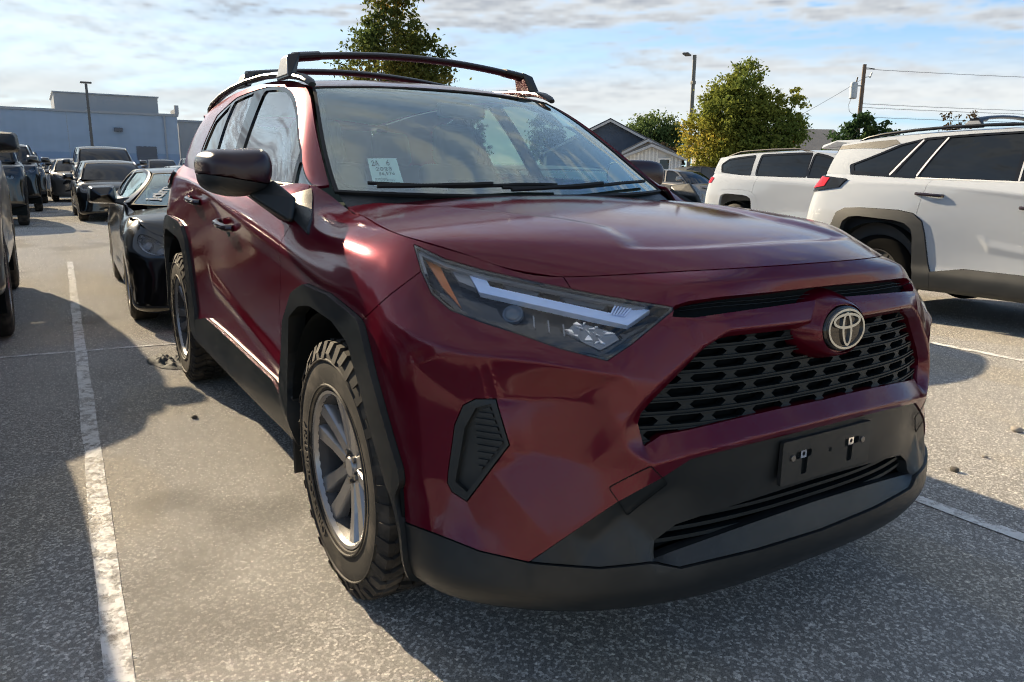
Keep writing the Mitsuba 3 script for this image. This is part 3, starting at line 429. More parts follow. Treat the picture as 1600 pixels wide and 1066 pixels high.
# vents beside the bumper corners
VI = ringpoly('vent_in')
sides('corner_vent', panel(BODY, VENT.difference(VI).buffer(-.0015), .010, off=.001, flange=.02), 'cladding')
vg = trimesh.util.concatenate([panel(BODY, VI.buffer(.002), .012, off=-.012, flange=0)] + [panel(BODY, q, .02, off=-.006, flange=.01) for q in
     [rect(.845, .315 + k * .0155, .905, .323 + k * .0155).intersection(VI.buffer(-.006)) for k in range(12)] if q.area > 1e-5])
sides('corner_vent__grille', vg, 'cladding')
# headlights
hb = panel(BODY, HLP, .014, off=-.055, flange=-.052)
HLX = HLP.buffer(-.006)
def hl(name, poly, off, mat, h=.010, fl=.02):
    m = panel(BODY, poly.intersection(HLX), h, off=off, flange=fl); put('headlight__' + name, m, mat); put('headlight#__' + name, mirror(m), mat)
put('headlight', hb, 'lamp_bowl'); put('headlight#', mirror(hb), 'lamp_bowl')
hl('running_light', ringpoly('drl'), -.022, 'lamp_sky_blue')
hl('reflector', ringpoly('grey'), -.024, 'lamp_grey')
hl('upper_lamp', ringpoly('lamp1'), -.028, 'lamp_clear'); hl('upper_lamp', ringpoly('lamp2'), -.028, 'lamp_clear')
hl('turn_signal', ringpoly('amber'), -.030, 'amber')
fn = FV['fins']
for k in range(6):
    t = k / 5.0
    a, b = fn[0] + (fn[3] - fn[0]) * t, fn[1] + (fn[2] - fn[1]) * t
    hl('fin', LineString([a, b]).buffer(.0014), -.016, 'lamp_sky_blue', .01, .01)
rng = np.random.default_rng(4)
LB = ringpoly('lowbeam')
cells = [Polygon(rng.uniform(-.013, .013, (3, 2)) + c).convex_hull for c in np.array(LB.centroid.coords) + rng.uniform(-.05, .05, (22, 2)) * [1, .8]]
hl('low_beam', LB, -.040, 'lamp_grey')
hl('facet', unary_union([c for c in cells if LB.contains(c.centroid)]), -.033, 'chrome', .008, .006)
hl('bezel', HLP.difference(HLP.buffer(-.016)).difference(rect(.4, .3, .62, .80)).intersection(unary_union([rect(.4, .83, 1.1, 1), Polygon([(.4, .75), (.7, .86), (1.1, .86), (1.1, 1), (.4, 1)])])), -.012, 'lamp_grey', .012, .01)
LS = ringpoly('drl')
low_shelf = HLP.buffer(-.02).difference(LS.buffer(.012)).intersection(Polygon([(.44, .60), (.98, .72), (.93, .80), (.82, .795), (.54, .725), (.48, .76)]))
hl('shelf', low_shelf.difference(LB.buffer(.008)).difference(Point(FV['proj'][0]).buffer(.034)), -.036, 'lamp_shelf', .012, .03)
for k in range(5):
    a = np.array([.60 + .028 * k, .745 + .009 * k]); hl('fin', LineString([a, a + [.012, -.032]]).buffer(.0014), -.030, 'lamp_grey', .01, .006)
pc = BODY.eval(FV['proj'], -.038)[0]; pn = BODY.nrm(FV['proj'])[0]
def disc(c, n, r, th, seg=40, dome=0.):
    prof = [(0, th + dome), (r * .5, th + dome * .78), (r * .86, th + dome * .25), (r, th), (r, 0), (0, 0)] if dome else [(0, th), (r * .93, th), (r, th - min(th * .5, .07 * r)), (r, 0), (0, 0)]
    m = trimesh.creation.revolve(np.array(prof)[::-1], sections=seg)
    m.apply_transform(trimesh.geometry.align_vectors([0, 0, 1], n)); m.apply_translation(c); return m
m = trimesh.util.concatenate([disc(pc - pn * .008, pn, .024, .010), disc(pc, pn, .019, .003, dome=.010)])
put('headlight__projector', m, 'lamp_clear'); put('headlight#__projector', mirror(m), 'lamp_clear')
lip = panel(BODY, HLP.difference(HLP.buffer(-.007)), .010, off=-.003, flange=.02)
put('headlight__rim', lip, 'gloss_black'); put('headlight#__rim', mirror(lip), 'gloss_black')
m = panel(BODY, HLP.buffer(-.0018), .012, off=.001, flange=.004); put('headlight__lens', m, 'lens'); put('headlight#__lens', mirror(m), 'lens')
# emblem on its round housing
def ell(a, b, n=64, ph=0): t = np.arange(n) * 2 * math.pi / n; return np.stack([a * np.cos(t), b * np.sin(t)], 1)
def front_plate(poly, x0, x1, cy=0., cz=0., tilt=.10):
    """A flat plate seen from the front: poly in (to the car's left, up), between x0 and x1."""
    m = trimesh.util.concatenate([trimesh.creation.extrude_polygon(g, x1 - x0, engine='earcut') for g in polys(poly)])
    v = m.vertices; m.vertices = np.stack([x0 + v[:, 2] - v[:, 1] * tilt, v[:, 0] + cy, v[:, 1] + cz], 1); m.fix_normals(); return m
EC = .862
def ellrev(a, b, prof, cz):
    """rings (scale, x) of an ellipse, joined into a turned body"""
    rings = [np.stack([np.full(64, x) - ell(a * s, b * s)[:, 1] * .10, ell(a * s, b * s)[:, 0], ell(a * s, b * s)[:, 1] + cz], 1) for s, x in prof]
    V = np.vstack(rings + [[[prof[-1][1], 0, cz]]]); F = []
    for k in range(len(prof) - 1):
        for i in range(64):
            j = (i + 1) % 64; F += [(k * 64 + i, k * 64 + j, k * 64 + 64 + j), (k * 64 + i, k * 64 + 64 + j, k * 64 + 64 + i)]
    F += [((len(prof) - 1) * 64 + i, (len(prof) - 1) * 64 + (i + 1) % 64, len(V) - 1) for i in range(64)]
    m = trimesh.Trimesh(V, F, process=False); m.fix_normals(); return m
put('emblem_housing', ellrev(.086, .063, [(1.35, .86), (1.22, .895), (1.06, .922), (.98, .934), (.90, .938), (.88, .930), (.5, .930)], EC), 'paint_red', 40)
put('emblem', ellrev(.074, .0525, [(1., .926), (1., .937), (.96, .941), (.9, .942), (.5, .9425)], EC), 'gloss_black', 40)
er = lambda a, b, t: Polygon(ell(a, b)).difference(Polygon(ell(a - t * 1.25, b - t)))
ring = er(.0665, .0462, .0048)
sh_ = shapely.affinity.translate
logo = unary_union([er(.062, .022, .0065).intersection(rect(-.1, -.1, .1, .1)), er(.021, .0465, .006)])
logo = unary_union([sh_(er(.0495, .0178, .006), 0, .0185), sh_(er(.018, .0385, .0056), 0, -.0005)])
put('emblem__ring', front_plate(ring, .9415, .947, 0, EC), 'satin', 20)
put('emblem__logo', front_plate(logo, .9415, .9475, 0, EC), 'satin', 20)
# number-plate bracket without a plate
BZ = .556
pl = rect(-.165, -.052, .165, .055).difference(unary_union([rect(-.118, .006, -.062, .024), rect(.062, .006, .118, .024), rect(-.095, -.035, -.075, .006), rect(.075, -.035, .095, .006)]))
pl = rounded(pl, .006)
put('plate_bracket', front_plate(pl, .921, .931, 0, BZ, .0), 'cladding', 20)
put('plate_bracket__recess', front_plate(rect(-.15, -.045, .15, .045), .916, .924, 0, BZ, .0), 'void', 20)
for s in (-1, 1):
    put('plate_bracket__screw', disc(np.array([.931, s * .130, BZ + .012]), np.array([1., 0, 0]), .0075, .004), 'steel')
    put('plate_bracket__nut', front_plate(rect(-.010, -.010, .010, .010).difference(Point(0, 0).buffer(.005)), .923, .930, s * .089, BZ + .015, 0), 'chrome', 20)
put('plate_bracket__hole', disc(np.array([.9305, .008, BZ + .008]), np.array([1., 0, 0]), .006, .001), 'void')
# bonnet
def hood_poly():
    u, w = HOOD.us[-1], HOOD.ws[-1]
    return rect(-u, 0, u, w)
put('hood', panel(HOOD, hood_poly().buffer(-.003), .014, off=.001, flange=.007), 'paint_red', 24)
# windscreen, roof, sides of the cabin
u, w = WS.us[-1], WS.ws[-1]
wsp = rect(-u, .0, u, w)
put('windshield', panel(WS, wsp.buffer(-.012), .03, off=-.004, flange=0), 'glass')
put('windshield__frit', panel(WS, wsp.buffer(-.010).difference(rounded(rect(-u + .035, .045, u - .035, w - .045), .04)), .03, off=-.009, flange=0), 'rubber_seal')
put('windshield__seal', panel(WS, wsp.difference(wsp.buffer(-.013)), .02, off=-.001, flange=.01), 'rubber_seal')
u, w = ROOF.us[-1], ROOF.ws[-1]
put('roof', panel(ROOF, rect(-u, 0, u, w), .03, flange=.012), 'paint_red')
gp = rect(0, 0, GH.us[-1], GH.ws[-1])
gf = Polygon([(1.17, .283), (.985, .280), (.84, .266), (.505, .225), (.325, .190), (.02, .012), (.30, .012), (.90, .012)])
def gl(pts): return Polygon(pts)
WF = gl([(1.205, .285), (.985, .281), (.84, .267), (.505, .226), (.305, .182), (.235, .014), (.90, .012), (1.02, .014)])
WV = gl([(.262, .168), (.035, .012), (.205, .012)])
WR = gl([(1.335, .285), (1.635, .272), (1.62, .20), (1.55, .016), (1.145, .014)])
WQ = gl([(1.685, .266), (1.95, .205), (1.99, .085), (1.93, .035), (1.66, .020), (1.615, .022), (1.67, .2)])
WIN = [rounded(q, .012) for q in (WF, WV, WR, WQ)]
dlo = rounded(unary_union([Polygon([(1.98, .235), (1.62, .290), (1.2, .298), (.98, .294), (.82, .280), (.49, .239), (.29, .197), (-.02, .0), (1.95, .0), (2.035, .085)])]), .01).intersection(gp)
sides('pillar_frame', panel(GH, gp.difference(dlo), .02, flange=.01), 'paint_red')
sides('window_surround', panel(GH, dlo.difference(unary_union(WIN)).buffer(-.0008), .014, off=-.003, flange=.012), 'gloss_black')
for q, nm, mt in zip(WIN, ('side_window', 'quarter_light', 'side_window', 'quarter_light'), ('glass_side', 'glass_side', 'glass_side', 'glass_dark')):
    sides(nm, panel(GH, q.buffer(.003), .03, off=-.010, flange=0), mt)
beltline = panel(GH, rect(.0, -.002, 2.0, .008), .02, off=.003, flange=.01); sides('belt_trim', beltline, 'satin')

TOW = ringpoly('tow'); sides('tow_hook_cover', panel(BODY, rounded(TOW, .006).exterior.buffer(.0011), .008, off=.0012, flange=.002), 'void')
n = 41; uu = np.linspace(-1, 1, n)
a = HOOD.eval(np.stack([uu * HOOD.us[-1] * .985, np.full(n, HOOD.ws[-1] - .02)], 1), -.022); b = WS.eval(np.stack([uu * WS.us[-1] * .99, np.full(n, .03)], 1), -.014)
k = np.arange(n - 1); put('cowl_panel', trimesh.Trimesh(np.vstack([a, b]), np.vstack([np.stack([k, k + 1, n + k], 1), np.stack([k + 1, n + k + 1, n + k], 1)]), process=False), 'cladding')
# ---- wheels, mirrors, racks, cabin -------------------------------------------
def rbox(size, r=.02, at=(0, 0, 0), taper=(1, 1), n=2, rot=None):
    """A box with rounded edges; taper scales the top in x and y."""
    s = np.array(size) / 2 - r
    ico = trimesh.creation.icosphere(n, r).vertices
    P = []
    for a in (-1, 1):
        for b in (-1, 1):
            for c in (-1, 1):
                q = np.array([a, b, c]) * s
                if c > 0: q[:2] *= taper
                P.append(ico + q)
    m = trimesh.convex.convex_hull(np.vstack(P))
    if rot is not None: m.apply_transform(trimesh.transformations.euler_matrix(*rot))
    m.apply_translation(at); return m
def hullof(pts, r=.006, n=1):
    ico = trimesh.creation.icosphere(n, r).vertices
    return trimesh.convex.convex_hull(np.vstack([ico + np.array(p) for p in pts]))
def tube(path, rad, sides=10, flat=1.0, caps=True):
    """A tube along path; flat squeezes it vertically."""
    p = np.asarray(path, float); t = np.gradient(p, axis=0); t /= np.linalg.norm(t, axis=1, keepdims=True)
    up = np.array([0, 0, 1.]); a = np.cross(t, up); bad = np.linalg.norm(a, axis=1) < 1e-3; a[bad] = np.cross(t[bad], [1., 0, 0]); a /= np.linalg.norm(a, axis=1, keepdims=True)
    b = np.cross(a, t); ang = np.arange(sides) * 2 * np.pi / sides
    rad = np.broadcast_to(rad, (len(p),))[:, None, None]
    V = p[:, None] + rad * (np.cos(ang)[None, :, None] * a[:, None] + flat * np.sin(ang)[None, :, None] * b[:, None])
    i, j = np.meshgrid(np.arange(len(p) - 1), np.arange(sides), indexing='ij'); j2 = (j + 1) % sides
    q = np.stack([i * sides + j, i * sides + j2, (i + 1) * sides + j2, (i + 1) * sides + j], -1).reshape(-1, 4)
    F = np.vstack([q[:, [0, 1, 2]], q[:, [0, 2, 3]]]); V = V.reshape(-1, 3)
    if caps:
        n = len(V); V = np.vstack([V, p[:1], p[-1:]]); k = np.arange(sides); k2 = (k + 1) % sides; e = (len(p) - 1) * sides
        F = np.vstack([F, np.stack([k2, k, np.full(sides, n)], 1), np.stack([e + k, e + k2, np.full(sides, n + 1)], 1)])
    m = trimesh.Trimesh(V, F, process=False); m.fix_normals(); return m
def lathe(prof, seg=72):
    """Turned about the y axis; prof is (radius, y) from the outside face inwards."""
    p = np.array(prof, float); a = np.arange(seg) * 2 * np.pi / seg
    V = np.stack([p[:, None, 0] * np.cos(a), np.broadcast_to(p[:, None, 1], (len(p), seg)), p[:, None, 0] * np.sin(a)], -1).reshape(-1, 3)
    i, j = np.meshgrid(np.arange(len(p) - 1), np.arange(seg), indexing='ij'); j2 = (j + 1) % seg
    q = np.stack([i * seg + j, i * seg + j2, (i + 1) * seg + j2, (i + 1) * seg + j], -1).reshape(-1, 4)
    m = trimesh.Trimesh(V, np.vstack([q[:, [0, 1, 2]], q[:, [0, 2, 3]]]), process=False); return m
def wheel_parts(R=.372, W=.118, rr=.222, rough=True, blades=5, twin=.225, text=None):
    """(name, mesh, material) of a wheel about the y axis at the origin, its outer face towards -y."""
    out = []
    lug = .010 if rough else .003
    prof = [(rr, -W + .018), (rr + .012, -W + .004), (rr + (R - rr) * .45, -W - .003), (R - .035, -W + .003), (R - .014, -W + .016), (R - lug, -W + .034), (R - lug, W - .034), (R - .014, W - .016), (R - .05, W), (rr, W - .02)]
    out.append(('tyre', lathe(prof, 96), 'tyre'))
    if rough:
        B = []; N = 44
        for k in range(N):
            for c, (y0, y1, ph, l) in enumerate([(-W + .030, -.050, 0, .60), (-.044, -.004, .5, .55), (.004, .044, .2, .55), (.050, W - .030, .7, .60)]):
                a0 = (k + ph) / N * 2 * np.pi; da = l / N * 2 * np.pi
                sk = .022 * (1 if c in (0, 2) else -1)
                V = []
                for r in (R - lug - .002, R + (.0015 if k % 2 else 0)):
                    for y, s in ((y0, 0), (y1, sk / R)):
                        for a in (a0, a0 + da): V.append((r * math.cos(a + s), y, r * math.sin(a + s)))
                B.append(trimesh.Trimesh(V, [(4, 5, 7), (4, 7, 6), (0, 4, 6), (0, 6, 2), (1, 3, 7), (1, 7, 5), (0, 1, 5), (0, 5, 4), (2, 6, 7), (2, 7, 3)], process=False))
            a0 = k / N * 2 * np.pi; da = .55 / N * 2 * np.pi; r0 = R - (.050 if k % 2 else .034)
            V = []
            for a in (a0, a0 + da): V += [(r0 * math.cos(a), -W - .001, r0 * math.sin(a)), (r0 * math.cos(a), -W - .005, r0 * math.sin(a)), ((R - .004) * math.cos(a), -W + .012, (R - .004) * math.sin(a)), ((R - .002) * math.cos(a), -W + .034, (R - .002) * math.sin(a))]
            B.append(trimesh.Trimesh(V, [(1, 5, 6), (1, 6, 2), (2, 6, 7), (2, 7, 3), (0, 1, 2), (0, 2, 3), (4, 6, 5), (4, 7, 6), (0, 4, 5), (0, 5, 1)], process=False))
        m = trimesh.util.concatenate(B); m.fix_normals(); out.append(('tyre__tread_block', m, 'tyre'))
        out.append(('tyre__rib', trimesh.util.concatenate([lathe([(rr + .018, -W), (rr + .020, -W - .004), (rr + .024, -W - .004), (rr + .026, -W)]), lathe([(R - .058, -W - .001), (R - .056, -W - .005), (R - .053, -W - .005), (R - .051, -W)])]), 'tyre'))
    if text:
        m = meshkit.text_mesh(text, .034, .006, True); v = m.vertices; w = v[:, 0].max()
        th = math.radians(196) + v[:, 0] / .268; r = .250 + v[:, 1]   # angle clockwise from the top, seen from outside
        m.vertices = np.stack([r * np.sin(th), -W + .002 - v[:, 2], r * np.cos(th)], 1); m.fix_normals(); out.append(('tyre__lettering', m, 'tyre'))
    out.append(('rim', lathe([(rr - .009, -W + .022), (rr - .004, -W + .008), (rr + .005, -W + .006), (rr + .004, -W + .022)], 72), 'alloy'))
    out.append(('barrel', lathe([(rr - .008, -W + .020), (rr - .014, -W + .034), (rr - .022, -W + .05), (rr - .03, W - .03), (.05, W - .03)], 48), 'alloy_dark'))
    out.append(('brake_disc', lathe([(.0, .02), (.155, .02), (.155, .04), (.0, .04)], 48), 'steel'))
    S = []
    yb = -W + .034
    for k in range(blades):
        for s in (-1, 1):
            a = 2 * np.pi * k / blades + np.pi / 2; t = s * twin
            ra, rb = np.array([math.cos(a + t * 1.75), math.sin(a + t * 1.75)]) * .048, np.array([math.cos(a + t), math.sin(a + t)]) * (rr - .004)
            d = (rb - ra) / np.linalg.norm(rb - ra); nrm = np.array([-d[1], d[0]])
            P = []
            for c, w, yf, yk in ((ra, .026, yb + .014, yb + .044), (ra + (rb - ra) * .5, .026, yb + .002, yb + .03), (rb, .036, yb - .014, yb + .02)):
                for e, yy in ((-1, yk), (1, yk), (-.85, yf + .010), (.85, yf + .010), (-.62, yf + .001 * (1 - s)), (.62, yf + .001 * (1 + s))):
                    q = c + nrm * w * e; P.append((q[0], yy, q[1]))
            P = np.array(P).reshape(3, 6, 3)
            S += [trimesh.convex.convex_hull(P[:2].reshape(-1, 3)), trimesh.convex.convex_hull(P[1:].reshape(-1, 3))]
            out.append(('spoke', trimesh.util.concatenate(S), 'alloy')); S = []
        a = 2 * np.pi * k / blades + np.pi / 2
        out.append(('pocket', hullof([(r * math.cos(a + t), yb + .035, r * math.sin(a + t)) for r, t in ((.07, .0), (rr - .02, twin * .8), (rr - .02, -twin * .8))], .004), 'alloy_dark'))
        out.append(('wheel_nut', trimesh.creation.cylinder(.009, .012, 6).apply_transform(trimesh.transformations.rotation_matrix(np.pi / 2, [1, 0, 0])).apply_translation([.044 * math.cos(a + .63), yb + .014, .044 * math.sin(a + .63)]), 'steel'))
    out.append(('hub', lathe([(0, yb + .006), (.027, yb + .007), (.031, yb + .011), (.034, yb + .02), (.066, yb + .028), (.07, yb + .05)], 40), 'alloy'))
    return out
WP = wheel_parts(text='OPEN COUNTRY')
WD = [(n, ply(m, mt, 25)) for n, m, mt in WP]
def put_wheel(prefix, x, y, parts, rot=0., z=.372, steer=0., lst=None):
    """y < 0: the right-hand side; the left-hand wheels are turned about the vertical"""
    M = T().translate([x, y, z]).rotate([0, 0, 1], steer + (0 if y < 0 else 180)).rotate([0, 1, 0], rot)
    for n, d in parts: (SUV if lst is None else lst).append((prefix + '__' + n, {**d, 'to_world': M}))
def group_parts(prefix, parts):
    """a wheel's tread etc. are its sub-parts, so a deeper key is folded into wheel__tread_block"""
    return [(n.replace('__', '_'), d) for n, d in parts]
WDG = group_parts('wheel', WD)
for k, (x, y, rot) in enumerate([(0, -.787, 8), (0, .787, 20), (-2.69, -.787, 40), (-2.69, .787, 11)]):
    put_wheel('wheel' + '~' * k, x, y, WDG, rot)
# dark liners in the arches, underside, mud flaps
for x in (0, -2.69):
    for s in (-1, 1):
        a = np.radians(np.linspace(-8, 188, 30)); r = .452
        V = np.concatenate([np.stack([x + r * np.cos(a), np.full(30, s * yy), .372 + r * np.sin(a)], 1) for yy in (.895, .55)] + [[(x, s * .55, .372)]])
        F = [(k, k + 1, 31 + k) for k in range(29)] + [(k, 31 + k, 30 + k) for k in range(29)] + [(30 + k, 31 + k, 60) for k in range(29)]
        m = trimesh.Trimesh(V, F, process=False); put('arch_liner' + ('#' if s > 0 else '') + ('^' if x else ''), m, 'void', False)
put('underbody', trimesh.util.concatenate([rbox((3.0, 1.1, .12), .03, (-1.5, 0, .30)), rbox((1.8, 1.6, .10), .03, (-1.35, 0, .34)), rbox((.5, 1.3, .10), .03, (.52, 0, .30)), rbox((.6, 1.4, .2), .05, (-3.25, 0, .42))]), 'void')
for s in (-1, 1):
    put('mud_flap' + ('#' if s > 0 else ''), hullof([(-.448, s * .70, .47), (-.448, s * .893, .47), (-.455, s * .70, .205), (-.455, s * .893, .205)], .006), 'cladding')
# outside mirrors
o = [(-1.110, 1.20), (-1.108, 1.238), (-1.090, 1.258), (-1.03, 1.268), (-.955, 1.273), (-.915, 1.266), (-.902, 1.246), (-.902, 1.175), (-.915, 1.150), (-.965, 1.126), (-1.075, 1.136), (-1.103, 1.158)]
c = np.array([-1.0, 1.2])
oc = np.vstack([o, o[:1]]); tt = np.concatenate([[0], np.cumsum(np.linalg.norm(np.diff(oc, axis=0), axis=1))])
ow = CubicSpline(tt, oc, bc_type='periodic')(np.linspace(0, tt[-1], 57)[:-1])
xs_ = [(-.668, .80), (-.674, .90), (-.668, .97), (-.645, 1.0), (-.60, 1.01), (-.55, .995), (-.51, .945), (-.48, .855), (-.46, .72), (-.447, .52), (-.441, .28)]
V = np.vstack([np.c_[np.full(56, x + .03 * (0 if x < -.6 else 1) * 0), c + (ow - c) * k] for x, k in xs_] + [[(-.668, *c), (-.439, *c)]])
F = [(a * 56 + i, a * 56 + (i + 1) % 56, (a + 1) * 56 + (i + 1) % 56) for a in range(len(xs_) - 1) for i in range(56)] + [(a * 56 + i, (a + 1) * 56 + (i + 1) % 56, (a + 1) * 56 + i) for a in range(len(xs_) - 1) for i in range(56)]
F += [((i + 1) % 56, i, len(V) - 2) for i in range(56)] + [((len(xs_) - 1) * 56 + i, (len(xs_) - 1) * 56 + (i + 1) % 56, len(V) - 1) for i in range(56)]
head = trimesh.Trimesh(V, F, process=False); head.fix_normals()
cut_n = np.array([0, .16, 1.]); cut_o = np.array([-.55, -1.0, 1.175])
cap = trimesh.intersections.slice_mesh_plane(head, cut_n, cut_o, cap=True); low = trimesh.intersections.slice_mesh_plane(head, -cut_n, cut_o + [0, 0, -.002], cap=True)
low.vertices = np.array([-.56, -1.0, 1.19]) + (low.vertices - [-.56, -1.0, 1.19]) * [.985, .985, 1]
sail = panel(BODY, ringpoly('sail').buffer(.002), .01, off=.010, flange=.02)
arm = trimesh.util.concatenate([hullof([(-.60, -.955, 1.13), (-.50, -.965, 1.128), (-.60, -.90, 1.15), (-.50, -.905, 1.16), (-.50, -.885, 1.06), (-.40, -.885, 1.06), (-.52, -.865, 1.12), (-.42, -.87, 1.115)], .012, 2), sail])
glassm = trimesh.Trimesh([(-.6705, *(c + (np.array(q) - c) * .88)) for q in o] + [(-.6705, *c)], [(k, (k + 1) % 12, 12) for k in range(12)], process=False)
def folded(m):
    m = mirror(m); m.apply_transform(trimesh.transformations.rotation_matrix(math.radians(88), [0, 0, 1], [-.70, .80, 1.2])); return m
for s in (0, 1):
    f = folded if s else (lambda q: q); h = '#' * s
    put('side_mirror' + h, f(cap), 'mirror_cap_shaded', 70); put('side_mirror' + h + '__lower_shell', f(low), 'cladding', 70); put('side_mirror' + h + '__arm', (mirror(arm) if s else arm), 'cladding'); put('side_mirror' + h + '__glass', f(glassm), 'chrome', False)
# door handles
def handle_parts(spots):
    out = []
    for x, z, yy in spots:
        for s in (1, -1):
            nm = 'door_handle' + ('' if s > 0 else '#') + ('^' if x < -1.6 else '')
            m = tube([(x + d, s * (yy - o_), z + d * -.06) for d, o_ in ((-.115, .004), (-.105, .020), (-.08, .030), (0, .034), (.08, .030), (.105, .020), (.115, .004))], .0135, 10, 1.0)
            out.append((nm, ply(m, 'handle', 32)))
            out.append((nm + '__cup', ply(disc(np.array([x + .01, s * (yy + .006), z - .005]), np.array([0, -s * 1., .08]), .042, .004), 'gloss_black', 32)))
    return out
SUV += handle_parts([(-1.26, .988, -.900), (-2.0, 1.062, -.887)])
# roof rails and cross bars
def roofz(x, y): return float(np.interp(-x, [1.13, 1.4, 1.78, 2.2, 2.7, 3.1, 3.4], [1.535, 1.572, 1.594, 1.596, 1.577, 1.545, 1.505]))
xs = np.array([-1.10, -1.125, -1.17, -1.25, -1.45, -1.7, -2.0, -2.3, -2.6, -2.9, -3.05, -3.12])
lift = np.array([.004, .018, .028, .032, .034, .035, .035, .035, .034, .030, .018, .004])
ry = np.array([.574, .576, .58, .588, .597, .604, .608, .608, .604, .594, .588, .582])
for s in (-1, 1):
    rail = tube(np.stack([xs, s * ry, [roofz(x, 0) for x in xs] + lift], 1), [.016, .022, .024, .024, .023, .022, .022, .022, .022, .022, .02, .014], 10, .62)
    put('roof_rail' + ('#' if s > 0 else ''), rail, 'rail')
for xb, up in ((-1.36, 0), (-2.12, .0)):
    ys = np.linspace(-.585, .585, 25); zb = (1.712 if xb > -2 else 1.722) - .13 * ys ** 2
    put('cross_bar', tube(np.stack([np.full(25, xb), ys, zb], 1), .036, 14, .42), 'rail')
    zr = roofz(xb, 0) + .035
    for s in (-1, 1):
        m = hullof([(xb - .085, s * .612, zr - .015), (xb + .085, s * .612, zr - .015), (xb - .06, s * .585, zr - .01), (xb + .06, s * .585, zr - .01), (xb - .04, s * .60, 1.668), (xb + .04, s * .60, 1.668), (xb - .036, s * .555, 1.682), (xb + .036, s * .555, 1.682)], .006)
        put('cross_bar__foot', m, 'rail')
        put('cross_bar__foot_cap', hullof([(xb - .078, s * .617, zr - .006), (xb + .078, s * .617, zr - .006), (xb - .038, s * .606, 1.664), (xb + .038, s * .606, 1.664)], .004), 'foot_cap')  # added plate on the outer face, pale to stand for sunlight
        put('cross_bar__sleeve', tube([(xb, s * .57, 1.6706), (xb, s * .52, 1.678), (xb, s * .46, 1.686)], [.041, .041, .039], 14, .48), 'rail')
# tail lights, spoiler, rear window
tl = rounded(Polygon([(4.56, .83), (4.64, .745), (5.0, .70), (5.5, .70), (5.5, .84), (5.0, .875)]), .008)
tl_in = rounded(Polygon([(4.78, .845), (4.80, .74), (5.0, .712), (5.3, .715), (5.3, .84), (5.0, .868)]), .008)
sides('tail_light', panel(BODY, tl, .02, off=.016, flange=.02), 'gloss_black')
sides('tail_light__lens', panel(BODY, tl_in.buffer(-.012), .02, off=.023, flange=.012), 'tail_red')
V = [(-3.15, -.592, 1.515), (-3.15, .592, 1.515), (-3.60, -.50, 1.490), (-3.60, .50, 1.490), (-3.60, -.48, 1.512), (-3.60, .48, 1.512), (-3.2, 0, 1.578), (-3.15, -.56, 1.545), (-3.15, .56, 1.545)]
put('rear_spoiler', hullof(V + [(-3.40, -.56, 1.545), (-3.40, .56, 1.545), (-3.42, 0, 1.56)], .01), 'paint_red')
rw = trimesh.Trimesh([(-3.42, -.66, 1.245), (-3.42, .66, 1.245), (-3.36, .55, 1.51), (-3.36, -.55, 1.51)], [(0, 2, 1), (0, 3, 2)], process=False)
put('rear_window', rw, 'glass_dark', False)
put('side_mirror_dummy', rbox((.05, .02, .05), .005, (-3.35, 0, 1.48)), 'void') if False else None
# cabin
put('floor_tub', trimesh.util.concatenate([rbox((2.9, 1.5, .06), .02, (-1.9, 0, .42))] + [rbox((2.6, .05, .62), .02, (-1.95, s * .765, .79)) for s in (-1, 1)] + [rbox((.05, 1.5, .55), .02, (-.50, 0, .72))]), 'interior')
put('headliner', panel(ROOF, rect(-.52, .03, .52, 2.2), .06, off=-.03, flange=0), 'interior_light')
put('dashboard', hullof([(-.40, s * .66, 1.075) for s in (-1, 1)] + [(-.66, s * .70, 1.075) for s in (-1, 1)] + [(-.80, s * .70, 1.02) for s in (-1, 1)] + [(-.78, s * .70, .70) for s in (-1, 1)] + [(-.5, s * .66, .75) for s in (-1, 1)] + [(-.34, 0, 1.085), (-.68, 0, 1.095)], .02, 2), 'interior')
put('dashboard__screen', rbox((.02, .26, .15), .008, (-.80, 0, 1.10)), 'gloss_black')
put('dashboard__binnacle', hullof([(-.70, .20, 1.06), (-.70, .54, 1.06), (-.82, .22, 1.10), (-.82, .52, 1.10), (-.80, .3, 1.13), (-.80, .44, 1.13)], .02), 'interior')
a = np.linspace(0, 2 * np.pi, 41)
tilt = math.radians(24)
ring_ = np.stack([-.98 + .185 * np.sin(a) * -math.sin(tilt), .37 + .185 * np.cos(a), 1.01 + .185 * np.sin(a) * math.cos(tilt)], 1)
put('steering_wheel', tube(ring_, .015, 10, caps=False), 'interior')
put('steering_wheel__hub', hullof([(-.97, .37 + dy, 1.0 + dz) for dy, dz in ((-.07, .03), (.07, .03), (.04, -.06), (-.04, -.06))] + [(-.93, .37, 1.0)], .015), 'interior')
put('steering_wheel__spoke', trimesh.util.concatenate([tube([(-.965, .37, 1.0), (-.98, .37 + s * .18, 1.02)], .016, 8, .5) for s in (-1, 1)]), 'interior')
def seat(x, y, w):
    put('seat', rbox((.52, w, .16), .05, (x + .22, y, .66)), 'interior_light')
    put('seat__backrest', hullof([(x - .02, y + s * (w / 2 - .05), .66) for s in (-1, 1)] + [(x - .25, y + s * (w / 2 - .08), 1.20) for s in (-1, 1)] + [(x - .06, y + s * (w / 2 - .03), .95) for s in (-1, 1)], .05, 2), 'interior_light')
    for q in ([0] if w < .7 else [-.4, .4]):
        put('seat__headrest', hullof([(x - .27, y + q + s * .08, 1.29) for s in (-1, 1)] + [(x - .29, y + q + s * .07, 1.40) for s in (-1, 1)], .05, 2), 'interior_light')
seat(-1.42, -.37, .50); seat(-1.42, .37, .50); seat(-2.35, 0, 1.3)
put('inside_mirror', rbox((.03, .22, .06), .014, (-.93, 0, 1.455)), 'interior')
